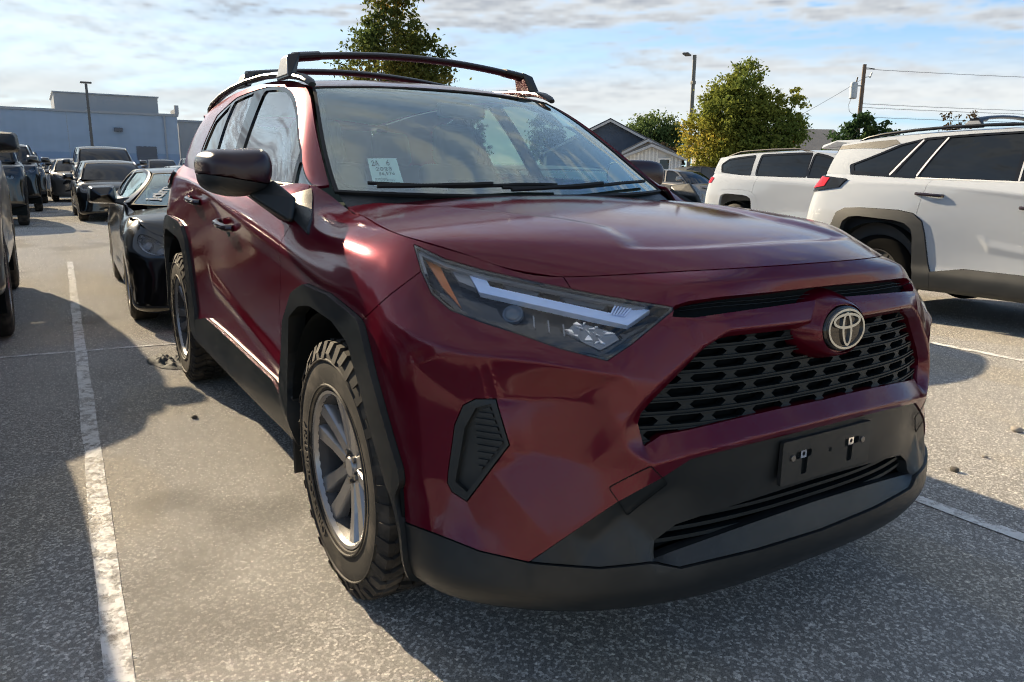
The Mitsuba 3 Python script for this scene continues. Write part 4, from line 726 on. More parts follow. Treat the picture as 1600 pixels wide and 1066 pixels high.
# wipers
for pts in ([(.565, .036), (.30, .030), (.08, .050), (-.05, .048)], [(.16, .030), (-.12, .030), (-.38, .055), (-.55, .060)]):
    p = WS.eval(dense(np.array(pts), .03), .016); put('wiper', tube(p, .007, 6), 'rubber_seal')
    put('wiper__arm', tube(WS.eval(dense(np.array([(pts[0][0] - .02, .005), pts[1], ((pts[1][0] + pts[2][0]) / 2, pts[2][1] - .01)]), .05), .024), .008, 6), 'rubber_seal')
scene['mirror_cap_shaded'] = two({'type': 'roughplastic', 'diffuse_reflectance': rgb(.022, .008, .012), 'int_ior': 1.45, 'alpha': .12})  # body-red cap in a darker tone, its shade put into the colour
scene['handle'] = two({'type': 'plastic', 'diffuse_reflectance': rgb(.02, .01, .012), 'int_ior': 1.7})
scene['rail'] = two({'type': 'roughplastic', 'diffuse_reflectance': rgb(.014, .015, .016), 'alpha': .16, 'int_ior': 1.5})
scene['foot_cap'] = prin((.30, .30, .30), .3, .6)  # sunlight on the rack feet put into the colour

def number(base, used):
    if base not in used: used.add(base); return base
    k = 1
    while f'{base}_{k:03d}' in used: k += 1
    used.add(f'{base}_{k:03d}'); return f'{base}_{k:03d}'
def enter(root, parts, swap=None, to=None, skip=()):
    """Enters one car under its own key; the marks # ~ ^ tell twins of a part apart."""
    used, last = set(), {}
    for name, d in parts:
        head, _, tail = name.partition('__')
        plain = head.rstrip('#~^')
        if plain in skip: continue
        if head not in last or not tail: last[head] = number(plain, used)
        key = last[head]
        if tail: key = number(key + '__' + tail, used)
        d = dict(d)
        if swap and d['bsdf']['id'] in swap: d['bsdf'] = {'type': 'ref', 'id': swap[d['bsdf']['id']]}
        if to is not None: d['to_world'] = to @ d['to_world'] if 'to_world' in d else to
        scene[root + '__' + key] = d
enter('red_suv', SUV)
# the paper behind the windscreen
# ---- the other cars ------------------------------------------------------------

# its rear windows stand further apart than the foreshortened ones of the red car show; bright strips part them
def white_glass():
    q = [gl([(.985, .281), (.84, .267), (.505, .226), (.305, .182), (.235, .014), (1.12, .014), (1.16, .285)]), gl([(1.245, .286), (1.80, .275), (1.98, .018), (1.19, .014)]), gl([(1.84, .274), (2.0, .268), (2.20, .020), (2.02, .018)]), gl([(2.06, .262), (2.22, .235), (2.62, .085), (2.58, .035), (2.27, .022)])]
    q = [rounded(a, .010) for a in q]; d = rounded(Polygon([(2.66, .085), (2.24, .246), (2.0, .284), (1.6, .294), (1.2, .298), (.98, .294), (.82, .280), (.49, .239), (.29, .197), (-.02, .0), (2.6, .0)]), .01).intersection(gp)
    out = []
    def e(n, m, mt):
        out.append((n, ply(m, mt, 32))); out.append((n + '#', ply(mirror(m), mt, 32)))
    e('pillar_frame', panel(GH, gp.difference(d), .02, flange=.01), 'paint_red')
    e('window_surround', panel(GH, d.difference(unary_union(q)).buffer(-.0008), .014, off=-.003, flange=.012), 'gloss_black')
    for a in q: e('side_window', panel(GH, a.buffer(.003), .03, off=-.010, flange=0), 'glass_dark')
    for (a, b) in (((1.815, .272), (1.995, .02)), ((1.205, .284), (1.150, .016)), ((2.03, .264), (2.235, .02))): e('window_divider', panel(GH, LineString([a, b]).buffer(.007), .02, off=.0, flange=.008), 'satin')
    e('roof_pillar_trim', panel(GH, Polygon([(2.24, .25), (2.40, .215), (2.95, .255), (2.95, .292), (2.3, .285)]).intersection(gp), .03, off=.003, flange=.006), 'cladding')
    return out
WHITE = [(n, d) for n, d in SUV if not n.startswith(('door_handle', 'pillar_frame', 'window_surround', 'side_window', 'quarter_light', 'wheel~~', 'wheel__', 'wheel~__'))] + white_glass() + handle_parts([(-1.42, .99, -.899), (-2.25, 1.075, -.884)])
FAR_W = [(n, ply(m, mt, 30)) for n, m, mt in wheel_parts(R=.345, W=.108, rr=.215, rough=False, twin=.16) if n.split('__')[0] in ('tyre', 'rim', 'barrel', 'spoke', 'hub')]
for k, (x, y) in enumerate([(0, -.74), (0, .74), (-2.69, -.74), (-2.69, .74)]): put_wheel('wheel' + '~' * k, x, y, group_parts('wheel', FAR_W), 17 * k, lst=WHITE)
enter('white_suv', WHITE, swap={'paint_red': 'paint_white', 'glass_side': 'glass_dark', 'mirror_cap_shaded': 'paint_white', 'tyre': 'tyre_far', 'alloy': 'alloy_dark', 'cladding': 'cladding_grey', 'satin': 'satin_white'}, to=T().translate([.62, 5.62, 0]))

CTRL = dict(BODY=np.swapaxes(A, 0, 1), HOOD=hood_ctrl(), WS=ws_ctrl(), ROOF=roof_ctrl(), GH=side_ctrl())
BASE = dict(BODY=BODY, HOOD=HOOD, WS=WS, ROOF=ROOF, GH=GH)
def warped(fn):
    out = {}
    for k, C in CTRL.items():
        W = fn(C.reshape(-1, 3)).reshape(C.shape); B = BASE[k]
        if k == 'GH': S = Sheet(W, us=B.us, ws=B.ws, n=(120, 40))
        else: S = Sheet(fullw(W), us=B.us, ws=B.ws, n=(200, 60), kind='cubic' if k in ('WS', 'ROOF') else 'akima')
        S.sign, S.flip = B.sign, B.flip; out[k] = S
    return out
def zmap(*zs): return lambda z: np.interp(z, [0, .25, .6, 1.0, 1.15, 1.63], zs)
def shape(zs, xs=((-3.66, -2.69, -1.13, -.45, 0, .92), (-3.66, -2.69, -1.13, -.45, 0, .92)), w=1., top=1., nose=0., boxy=0.):
    zf = zmap(*zs)
    def fn(p):
        x, y, z = p.T
        yy = y * w * (1 + (top - 1) * np.clip((z - 1.15) / .45, 0, 1))
        if boxy: yy = yy * (1 + boxy * np.clip((z - .95) / .2, 0, 1) * np.clip((x + .5) * 2, 0, 1) * (np.abs(y) > .3))
        nz = zf(z) - nose * np.clip((x - .35) / .5, 0, 1) * np.clip((z - .5) / .5, 0, 1)
        return np.stack([np.interp(x, xs[0], xs[1]), yy, nz], 1)
    return fn
def ellp(cu, cw, a, b, n=28, rot=0.): return shapely.affinity.rotate(Polygon(ell(a, b, n) + [cu, cw]), rot)
HL_SEDAN = Polygon([(.46, .74), (.58, .71), (.82, .74), (1.02, .80), (1.06, .87), (.80, .83), (.58, .79)])
def vehicle(key, fn, pt, at, glass='glass_dark', hl=None, grille=MESH, intake=INTAKE, flare=False, side=None, h=.06, wheels=(0, -2.69), wr=.345, mirror_z=1.12, mirror_at=-.60, tail=False, rails=None, far=False, mirror_y=.99, headlight=True, extra=(), yaw=0., ws_in=.03, mirror_mat=None):
    S = warped(fn); L = []
    def add(n, m, mat, smooth=35): L.append((n, ply(m, mat, smooth)))
    def two_(n, m, mat, smooth=35): add(n, m, mat, smooth); add(n + '#', mirror(m), mat, smooth)
    B = S['BODY']; HP = rounded(hl if hl is not None else HLP, .006)
    nose = both(unary_union([R['bumper_cover'], R['nose_panel'], R['lower_bumper'], R['chin'], R['trim'], HLP, VENT, MESH, SLOT, INTAKE]).buffer(.001))
    cutouts = both(unary_union([HP] + [g for g in (grille, intake) if g is not None]))
    add('bumper', panel(B, nose.difference(cutouts).buffer(-GAP), h * .6, flange=.02), pt)
    for n, r in (('fender', 'fender'), ('front_door', 'front_door'), ('rear_door', 'rear_door'), ('rear_quarter', 'quarter'), ('sill', 'rocker')):
        two_(n, panel(B, R[r].buffer(-GAP), h, flange=.012), pt if n != 'sill' or not flare else 'cladding')
    add('tailgate', panel(B, both(R['rear'].union(region((5.4, .05)))), .12, flange=0), pt)
    if flare:
        two_('wheel_arch_flare', panel(B, FO.difference(FI).intersection(rest), .03, off=.015, flange=.05), 'cladding'); two_('wheel_arch_flare', panel(B, RO.difference(RIN).intersection(rest), .03, off=.015, flange=.05), 'cladding')
    else:
        for a, b in ((FO, FI), (RO, RIN)): two_('arch_lip', panel(B, a.difference(b).intersection(rest), .03, off=.0, flange=.05), pt)
    for g, n in ((grille, 'grille'), (intake, 'lower_intake')):
        if g is not None:
            add(n, panel(B, both(g), .05, off=-.03, flange=-.028), 'grille_black')
            u0, w0, u1, w1 = g.bounds
            add(n + '__bar', panel(B, unary_union([rect(-2, w, 2, w + .008) for w in np.arange(w0 + .02, w1 - .01, .032)]).intersection(both(g)), .06, off=-.012, flange=.012), 'gloss_black')
    if headlight:
        hb = panel(B, HP, .04, off=-.05, flange=-.048); two_('headlight', hb, 'lamp_bowl')
        two_('headlight__lens', panel(B, HP.buffer(-.003), .03, off=.0, flange=.004), 'lens')
        c = HP.centroid
        for i, (du, r) in enumerate(((-.06, .034), (.07, .038))):
            q = np.array([[c.x + du, c.y + du * .12]]); m = disc(B.eval(q, -.045)[0], B.nrm(q)[0], r, .012, 20, .012); two_('headlight__projector', m, 'lamp_clear')
        two_('headlight__running_light', panel(B, HP.difference(HP.buffer(-.016)).intersection(rect(0, 0, 3, c.y + .01)), .03, off=-.02, flange=.01), 'lamp_grey')
    add('hood', panel(S['HOOD'], hood_poly().buffer(-.004), h, off=.002, flange=.03), pt)
    u, w = WS.us[-1], WS.ws[-1]; wp = rect(-u, 0, u, w)
    add('windshield', panel(S['WS'], rounded(wp.buffer(-ws_in), .04), h, off=-.004, flange=0), glass)
    add('windshield__surround', panel(S['WS'], wp.difference(rounded(wp.buffer(-ws_in + .002), .04)), .05, flange=.01), 'rubber_seal')
    add('roof', panel(S['ROOF'], rect(-ROOF.us[-1], 0, ROOF.us[-1], ROOF.ws[-1]), .1, flange=.01), pt)
    ws_ = [rounded(q, .015) for q in (side or (WF, WR, WQ))]; ds = unary_union(ws_).buffer(.028).intersection(gp)
    two_('pillar_frame', panel(S['GH'], gp.difference(ds), h, flange=.01), pt)
    two_('window_surround', panel(S['GH'], ds.difference(unary_union(ws_)), .04, off=-.003, flange=.01), 'gloss_black')
    for q in ws_: two_('side_window', panel(S['GH'], q.buffer(.004), .08, off=-.012, flange=0), glass)
    add('rear_window', trimesh.Trimesh(fn(np.array([(-3.42, -.66, 1.245), (-3.42, .66, 1.245), (-3.36, .55, 1.51), (-3.36, -.55, 1.51)])), [(0, 2, 1), (0, 3, 2)], process=False), 'glass_dark', False)
    ctr = np.array([mirror_at, -mirror_y, mirror_z])
    mm = hullof(np.array([(-.06, -.11, -.045), (-.06, -.10, .06), (-.06, .09, .07), (-.06, .10, -.055), (.05, -.09, -.03), (.05, -.08, .045), (.05, .07, .05), (.05, .08, -.04), (.09, -.02, .0), (.09, .04, .01)]) * .8 + ctr, .034, 2)
    two_('side_mirror', mm, mirror_mat or pt)
    two_('side_mirror__arm', hullof(np.array([(-.02, .06, -.05), (.03, .06, -.05), (-.02, .20, -.09), (.06, .20, -.09), (-.02, .20, -.03)]) + ctr, .012), 'cladding')
    if tail:
        two_('tail_light', panel(B, rounded(Polygon([(4.80, .80), (4.84, .70), (5.1, .69), (5.5, .72), (5.5, .81), (5.1, .83)]), .012), .03, off=.012, flange=.02), 'tail_red')
    if rails is not None:
        for s in (-1, 1):
            xs_ = np.linspace(-1.5, -3.1, 14); q = fn(np.stack([xs_, s * np.full(14, .575), [roofz(x, 0) for x in xs_]], 1)); q[:, 2] += .05 * np.minimum(1, np.minimum(np.arange(14), 13 - np.arange(14)) / 2)
            add('roof_rail' + ('#' if s > 0 else ''), tube(q, .02, 8, .8), rails)
    half = fn(np.array([(0, -.787, .3)]))[0, 1]
    k = 0; sc_ = wr / .345
    for x in wheels:
        for s in (-1, 1):
            y = s * (abs(half) + (.0 if abs(half) > .7 else 0))
            M = T().translate([x, y, wr]).rotate([0, 0, 1], 0 if s < 0 else 180).rotate([0, 1, 0], 17 * k + 5).scale([sc_, 1, sc_])
            for n, d in group_parts('wheel', FAR_W): L.append(('wheel' + '~' * k + '__' + n, {**d, 'to_world': M}))
            a = np.radians(np.linspace(-8, 188, 18)); r = .455
            V = np.concatenate([np.stack([x + r * np.cos(a), np.full(18, s * yy), .30 + r * np.sin(a)], 1) for yy in (abs(half) + .09, .45)] + [[(x, s * .45, .3)]])
            F = [(i, i + 1, 19 + i) for i in range(17)] + [(i, 19 + i, 18 + i) for i in range(17)] + [(18 + i, 19 + i, 36) for i in range(17)]
            L.append(('arch_liner' + '~' * k, ply(trimesh.Trimesh(V, F, process=False), 'void'))); k += 1
    x0, x1 = min(wheels) - .7, .55
    L.append(('underbody', ply(trimesh.util.concatenate([rbox((x1 - x0, abs(half) * 1.35, .10), .03, ((x0 + x1) / 2, 0, .30)), rbox((abs(min(wheels)) - .95, abs(half) * 2.0, .10), .03, (min(wheels) / 2, 0, .36))]), 'void')))
    if glass != 'glass_dark':
        L.append(('cabin', ply(trimesh.util.concatenate([rbox((2.6, abs(half) * 1.8, .1), .02, (-1.9, 0, .62)), rbox((.3, abs(half) * 1.6, .3), .08, (-.75, 0, fn(np.array([(-.6, 0, 1.0)]))[0, 2] - .12))] + [hullof([(-1.45, s * .37 + e * .18, .7) for e in (-1, 1)] + [(-1.68, s * .37 + e * .16, fn(np.array([(0, 0, 1.24)]))[0, 2]) for e in (-1, 1)], .06) for s in (-1, 1)]), 'interior')))
    for n, m, mat in extra: L.append((n, ply(m, mat, 30)))
    enter(key, L, to=T().translate(list(at)).rotate([0, 0, 1], yaw))
    return S
scene['decal'] = prin((.30, .33, .36), .7)
# black coupe right behind the red car
coupe_ = shape((0, .14, .42, .76, .92, 1.24), ((-3.66, -2.69, -1.13, -.45, 0, .92), (-3.55, -2.69, -1.35, -.62, 0, .86)), w=1.02, top=1.0, nose=.10)
def coupe(p):
    q = coupe_(p); q[:, 1] *= 1 + .13 * np.exp(-((p[:, 2] - 1.16) / .13) ** 2) * (np.abs(p[:, 1]) < .78) * np.clip((p[:, 0] + 1.1) / .3, 0, 1); k = np.exp(-((q[:, 0] + 1.25) / .75) ** 2) * np.clip((q[:, 2] - .2) / .3, 0, 1); q[:, 1] *= 1 - .065 * k; return q
CO = warped(coupe)
dec = meshkit.text_mesh('jdm', .10, .001, True); v = dec.vertices.copy()
uv = np.stack([.50 - v[:, 0] * .34 + v[:, 1] * .9, .10 + v[:, 0] * 1.3], 1); dec.vertices = CO['WS'].eval(uv, .004)
vehicle('black_coupe', coupe, 'paint_black', (-4.86, -.07, 0), glass='glass', yaw=-2.2, ws_in=.014, hl=ellp(.80, .755, .155, .085, 32, 8), grille=None, intake=Polygon([(0, .16), (.42, .16), (.62, .24), (.60, .31), (.3, .28), (0, .28)]), h=.04, wr=.335, mirror_z=.985, mirror_at=-.80, mirror_y=1.0,
        side=(gl([(1.45, .275), (1.12, .287), (.84, .278), (.505, .238), (.30, .185), (.05, .02), (.90, .012), (1.42, .012)]), gl([(1.55, .268), (2.0, .245), (2.15, .10), (1.9, .02), (1.52, .015)])))
scene['black_coupe__windshield__lettering'] = ply(dec, 'decal', to_world=T().translate([-4.86, -.07, 0]).rotate([0, 0, 1], -2.2)); labels['black_coupe__windshield__lettering'] = {'label': 'white script sticker running up the glass'}
sedan = shape((0, .17, .48, .84, .98, 1.47), w=.99, nose=.05)
vehicle('black_sedan', sedan, 'paint_black', (-19.35, .20, 0), hl=HL_SEDAN, grille=Polygon([(0, .42), (.36, .42), (.46, .50), (.40, .56), (0, .55)]), mirror_z=1.03, h=.06)
suvbig = shape((0, .32, .75, 1.18, 1.36, 1.92), w=1.04, top=1.12, boxy=.08)
vehicle('black_pickup', shape((0, .38, .82, 1.25, 1.42, 1.98), w=1.03, top=1.14, boxy=.08), 'paint_black', (-25.6, .52, 0), flare=True, wr=.40, mirror_z=1.45, mirror_y=1.1, h=.09, grille=Polygon([(0, .45), (.6, .45), (.6, .72), (0, .72)]))
for i, (x, y, pt, zs) in enumerate([(-32.6, -.05, 'paint_silver', (0, .25, .62, 1.02, 1.17, 1.66)), (-39.2, -.12, 'paint_grey', (0, .25, .62, 1.0, 1.15, 1.68)), (-46., -.2, 'paint_black', (0, .32, .75, 1.1, 1.26, 1.8))]):
    vehicle(['silver_crossover', 'grey_crossover', 'dark_suv'][i], shape(zs), pt, (x, y, 0), h=.12, wr=.36)
# the row on the left
vehicle('silver_pickup', shape((0, .36, .76, 1.16, 1.30, 1.88), w=1.04, top=1.14, boxy=.08), 'paint_silver', (-4.62, -2.70, 0), flare=False, wr=.40, mirror_z=1.40, mirror_y=.97, mirror_at=-.66, mirror_mat='cladding', h=.05, grille=Polygon([(0, .45), (.6, .45), (.6, .72), (0, .72)]))
vehicle('dark_offroader', shape((0, .42, .86, 1.22, 1.36, 1.86), ((-3.66, -2.69, -1.13, -.45, 0, .92), (-3.5, -2.60, -.85, -.55, 0, .72)), w=1.02, top=1.2, boxy=.14), 'paint_black', (-18.0, -2.60, 0), flare=True, wr=.41, mirror_z=1.42, mirror_y=1.1, h=.06, grille=Polygon([(0, .52), (.55, .52), (.55, .68), (0, .68)]), rails='rail', hl=ellp(.70, .62, .09, .07))
vehicle('black_offroader', shape((0, .40, .85, 1.25, 1.42, 1.97), ((-3.66, -2.69, -1.13, -.45, 0, .92), (-3.6, -2.69, -.95, -.5, 0, .75)), w=1.03, top=1.18, boxy=.1), 'paint_black', (-24.6, -2.28, 0), flare=True, wr=.42, mirror_z=1.48, mirror_y=1.12, h=.08, grille=Polygon([(0, .47), (.6, .47), (.6, .72), (0, .72)]))
vehicle('black_suv', shape((0, .34, .78, 1.18, 1.36, 1.90), w=1.03, top=1.12, boxy=.08), 'paint_black', (-31.2, -2.05, 0), wr=.38, mirror_z=1.42, mirror_y=1.08, h=.1)
# far row in front of the long building
vehicle('dark_pickup', shape((0, .36, .8, 1.2, 1.38, 1.92), w=1.05, top=1.14, boxy=.08), 'paint_black', (-49.5, 5.4, 0), wr=.4, h=.15, mirror_z=1.42, mirror_y=1.1)
vehicle('white_hatchback', shape((0, .17, .48, .84, .98, 1.44)), 'paint_white', (-33.0, 4.15, 0), h=.12)
vehicle('white_van', shape((0, .3, .7, 1.1, 1.28, 1.93), top=1.1), 'paint_white', (-42.2, 6.3, 0), h=.12)
# to the right: a low grey car in the next bay, the minivan, cars far off
vehicle('grey_car', shape((0, .16, .50, .84, 1.03, 1.30), nose=.08), 'paint_grey', (-2.85, 2.72, 0), glass='glass', hl=HL_SEDAN, h=.05, mirror_z=1.0, mirror_at=-.9)
van = shape((0, .25, .62, 1.02, 1.17, 1.70), ((-3.66, -2.69, -1.13, -.45, 0, .92), (-4.06, -3.03, -1.05, -.25, 0, .95)), w=1.05, top=1.08)
vehicle('white_minivan', van, 'paint_white', (-5.45, 10.9, 0), wheels=(0, -3.03), tail=True, rails='alloy_dark', h=.05, wr=.35,
        side=(gl([(1.02, .275), (.84, .262), (.505, .222), (.14, .02), (.92, .02), (.98, .03)]), gl([(1.09, .278), (1.86, .268), (1.90, .02), (1.03, .018)]), gl([(2.0, .264), (2.62, .235), (2.74, .16), (2.66, .045), (2.03, .02)])))
vehicle('black_crossover', shape((0, .25, .62, 1.02, 1.17, 1.66)), 'paint_black', (-19.6, 22.6, 0), h=.1, wr=.36)
vehicle('grey_sedan', shape((0, .17, .48, .84, .98, 1.47)), 'paint_silver', (-18.4, 19.6, 0), h=.1, hl=HL_SEDAN)
# out of the picture on the left, seen only by its shadow on the asphalt
vehicle('neighbour_suv', shape((0, .25, .62, 1.02, 1.17, 1.70)), 'paint_silver', (-.9, -2.98, 0), h=.1, wr=.36)
# ---- paper sheets behind the windscreen ---------------------------------------
def on_paper(c, m, off):
    """mesh in paper units (0..1 right, 0..1 up) laid onto the windscreen between the corners TL TR BR BL"""
    v = m.vertices; a, b = v[:, :1], v[:, 1:2]
    uv = (c[0] * (1 - a) + c[1] * a) * b + (c[3] * (1 - a) + c[2] * a) * (1 - b)
    m = m.copy(); m.vertices = WS.eval(uv, off + v[:, 2]); return m
def sheet01(n=6):
    g = np.linspace(0, 1, n); X, Y = np.meshgrid(g, g); i, j = np.meshgrid(np.arange(n - 1), np.arange(n - 1), indexing='ij'); k = (i * n + j).ravel()
    return trimesh.Trimesh(np.stack([X.ravel(), Y.ravel(), 0 * X.ravel()], 1), np.vstack([np.stack([k, k + 1, k + n + 1], 1), np.stack([k, k + n + 1, k + n], 1)]), process=False)
PC = FV['paper']
def both_faces(m):
    q = m.copy(); q.faces = q.faces[:, ::-1]; q.vertices = q.vertices.copy(); return m
scene['paper_label'] = ply(on_paper(PC, sheet01(), -.012), 'paper')
def text01(t, x, y, w, h):
    m = meshkit.text_mesh(t, 1., .0002, True); v = m.vertices; x0, x1, y0, y1 = v[:, 0].min(), v[:, 0].max(), v[:, 1].min(), v[:, 1].max()
    m.vertices = np.stack([x + (v[:, 0] - x0) / (x1 - x0) * w, y + (v[:, 1] - y0) / (y1 - y0) * h, v[:, 2] * .3], 1); return m
for k, (t, x, y, w, h) in enumerate([('2A', .10, .70, .25, .21), ('6', .60, .71, .12, .21), ('2023', .20, .53, .55, .13), ('36,976', .26, .34, .54, .14)]):
    scene['paper_label__print' + (f'_{k:03d}' if k else '')] = ply(on_paper(PC, text01(t, x, y, w, h), -.0105), 'ink')
bars = []
rr_ = np.random.default_rng(8)
for y0, h, x0, x1 in ((.235, .03, .10, .52), (.19, .02, .10, .78), (.15, .02, .30, .74), (.04, .065, .10, .90)):
    x = x0
    while x < x1:
        w = rr_.uniform(.006, .02); bars.append(rect(x, y0, min(x + w, x1), y0 + h)); x += w + rr_.uniform(.006, .014)
bm = trimesh.util.concatenate([trimesh.Trimesh([(b.bounds[0], b.bounds[1], 0), (b.bounds[2], b.bounds[1], 0), (b.bounds[2], b.bounds[3], 0), (b.bounds[0], b.bounds[3], 0)], [(0, 1, 2), (0, 2, 3)], process=False) for b in bars])
scene['paper_label__barcode'] = ply(on_paper(PC, bm, -.0105), 'ink')
labels['paper_label__barcode'] = {'kind': 'stuff'}
P2 = FV['paper2']; P2 = np.array([P2[0], P2[1] + [.012, -.02], P2[2], P2[3]])
scene['paper_slip'] = ply(on_paper(P2, sheet01(), -.012), 'paper')
scene['paper_slip__clip'] = ply(on_paper(np.array([P2[3], P2[2], P2[2] + [0, -.01], P2[3] + [0, -.01]]), sheet01(3), -.010), 'ink')
# ---- a rag, stones ---------------------------------------------------------------
n = 40; X, Y = np.meshgrid(np.linspace(-.22, .20, n), np.linspace(-.11, .11, n))
f = meshkit.fbm(np.stack([X * 9 + Y * 14, Y * 16 - X * 3, 0 * X + 2], -1), 4, 3); r = np.sqrt((X / .21) ** 2 + (Y / .11) ** 2)
edge = np.clip((1.08 + .35 * (meshkit.noise(np.stack([X * 12, Y * 12, 0 * X], -1), 9) - .5) - r) / .35, 0, 1)
Z = .004 + edge * (.010 + .05 * np.abs(f - .45) * 1.6 + .009 * np.sin(Y * 70 + X * 22 + 6 * f))
g = np.array([(i * n + j, i * n + j + 1, i * n + n + j + 1, i * n + n + j) for i in range(n - 1) for j in range(n - 1) if edge[i, j] > 0 and edge[i + 1, j + 1] > 0])
m = trimesh.Trimesh(np.stack([X.ravel(), Y.ravel(), Z.ravel()], 1), np.vstack([g[:, [0, 1, 2]], g[:, [0, 2, 3]]]), process=False); m.remove_unreferenced_vertices()
m.apply_transform(trimesh.transformations.rotation_matrix(.35, [0, 0, 1])); m.apply_translation([-3.16, -.92, 0])
scene['rag_cloth'] = prin((.045, .05, .055), .8, 0, .2); scene['crumpled_rag'] = ply(m, 'rag_cloth', True)
scene['stone'] = prin((.22, .20, .18), .9); scene['stone_dark'] = prin((.06, .055, .05), .9)
for k, (x, y, s, mt) in enumerate([(.29, 2.41, .022, 'stone'), (.42, 1.62, .016, 'stone_dark'), (.40, 1.90, .010, 'stone'), (-1.9, -.99, .014, 'stone_dark')]):
    m = trimesh.creation.icosphere(2, s); m.vertices = m.vertices * [1.3, 1., .7] * (1 + .5 * (meshkit.noise(m.vertices / s * 1.1 + k * 5, k) - .5))[:, None] + [x, y, s * .5]
    key = 'pebble' + (f'_{k:03d}' if k else ''); scene[key] = ply(m, mt, 60)
# ---- long pale building ------------------------------------------------------------
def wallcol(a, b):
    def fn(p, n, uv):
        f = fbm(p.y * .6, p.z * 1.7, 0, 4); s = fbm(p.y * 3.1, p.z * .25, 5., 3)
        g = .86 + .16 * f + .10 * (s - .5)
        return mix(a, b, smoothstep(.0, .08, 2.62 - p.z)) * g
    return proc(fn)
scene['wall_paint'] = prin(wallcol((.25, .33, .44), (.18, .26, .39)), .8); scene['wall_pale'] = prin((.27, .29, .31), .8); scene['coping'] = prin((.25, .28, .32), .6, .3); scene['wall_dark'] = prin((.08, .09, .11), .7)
def bld(key, x0, x1, y0, y1, z0, z1, mat): scene[key] = ply(rbox_at(x0, x1, y0, y1, z0, z1), mat, to_world=T().translate([-68.4, 9.2, 0]))
def rbox_at(x0, x1, y0, y1, z0, z1):
    m = trimesh.creation.box((x1 - x0, y1 - y0, z1 - z0)); m.apply_translation([(x0 + x1) / 2, (y0 + y1) / 2, (z0 + z1) / 2]); return m
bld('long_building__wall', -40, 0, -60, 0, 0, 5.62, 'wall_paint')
bld('long_building__coping', -40.1, .12, -60.1, .12, 5.62, 5.80, 'coping')
bld('long_building__parapet', -3.0, -.05, -.02, .10, 5.803, 6.25, 'coping')
bld('long_building__corner_post', -.1, .15, -.15, .16, 5.803, 6.5, 'coping')
bld('long_building__rooftop_box', -12, -3.5, -8.6, -.9, 5.803, 7.3, 'wall_pale'); bld('long_building__rooftop_box_cap', -12.1, -3.4, -8.7, -.8, 7.303, 7.4, 'coping')
bld('long_building__vent', .003, .10, -3.25, -1.75, 2.05, 3.15, 'wall_dark'); bld('long_building__wall_lamp', .003, .25, -4.75, -4.15, 4.25, 4.55, 'wall_dark'); bld('long_building__downpipe', .003, .12, -1.05, -.93, .0, 5.6, 'coping')
for k in range(6):
    bld('long_building__joint' + (f'_{k:03d}' if k else ''), .003, .012, -8.0 - k * 7, -7.96 - k * 7, 0, 5.6, 'coping')
bld('far_warehouse__wall', -30, -14, 2.2, 7.6, 0, 6.0, 'wall_pale'); bld('far_warehouse__coping', -30.1, -13.9, 2.1, 7.7, 6.0, 6.2, 'coping'); bld('far_warehouse__annex', -29, -16, 7.705, 14, 0, 3.4, 'wall_paint')
# hills far away
def hill(key, pts, depth, col):
    V, F = [], []
    pts = np.array(pts, float)
    for x, y, h in pts: V += [(x, y, 0), (x - depth * .3, y, h), (x - depth, y, 0)]
    for k in range(len(pts) - 1):
        a, b = 3 * k, 3 * k + 3; F += [(a, b, b + 1), (a, b + 1, a + 1), (a + 1, b + 1, b + 2), (a + 1, b + 2, a + 2)]
    scene[key] = ply(trimesh.Trimesh(V, F, process=False), col, True); labels[key] = {'kind': 'structure'}
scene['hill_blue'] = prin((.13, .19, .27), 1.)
yy = np.linspace(-700, 900, 60); hh = 30 + 90 * meshkit.fbm(np.stack([yy / 170, 0 * yy, 0 * yy], -1), 4, 5)
hill('hills', np.stack([np.full(60, -1500.), yy, hh * .9], 1), 600, 'hill_blue')
# ---- poles -----------------------------------------------------------------------
scene['pole_metal'] = prin((.07, .075, .08), .5, .4); scene['pole_grey'] = prin((.12, .125, .12), .55, .3)
def wood(p, n, uv): return mix((.16, .12, .09), (.09, .07, .055), fbm(p.x * 6, p.y * 6, p.z * .7, 3))
scene['pole_wood'] = prin(proc(wood), .9); scene['can_grey'] = prin((.38, .42, .44), .45, .2); scene['wire'] = prin((.02, .02, .02), .6)
def pole(key, x, y, h, r0, r1, mat, part='post'): scene[key + '__' + part] = ply(tube([(x, y, 0), (x, y, h)], [r0, r1], 12), mat, 40)
pole('lamp_post', -51.0, 1.72, 6.15, .09, .07, 'pole_metal'); scene['lamp_post__lamp_head'] = ply(rbox((.25, .6, .10), .04, (-51.0, 1.72, 6.22)), 'pole_metal', 40)
pole('lamp_post_001', -29.8, 29.6, 7.62, .125, .10, 'pole_grey'); scene['lamp_post_001__lamp_head'] = ply(rbox((.34, .82, .10), .04, (-30.05, 29.25, 7.66), rot=(0, 0, .6)), 'pole_metal', 40)
scene['lamp_post_001__bracket'] = ply(rbox((.22, .22, .18), .03, (-29.8, 29.6, 6.2)), 'pole_grey', 40)
pole('utility_pole', -37.0, 54.9, 9.95, .20, .14, 'pole_wood')
R_ = np.array([.53, .85, 0.])   # to the right as the camera sees it
U0 = np.array([-37.0, 54.9, 0])
def wires(key, pts, r=.022): scene[key] = ply(tube(pts, r, 5), 'wire', True)
scene['utility_pole__transformer'] = ply(trimesh.util.concatenate([tube([U0 - R_ * .68 + [0, 0, z] for z in (7.35, 7.42, 8.5, 8.62)], [.22, .29, .29, .2], 16), rbox((.12, .5, .1), .02, tuple(U0 - R_ * .3 + [0, 0, 8.35]), rot=(0, 0, -.55))]), 'can_grey', 40)
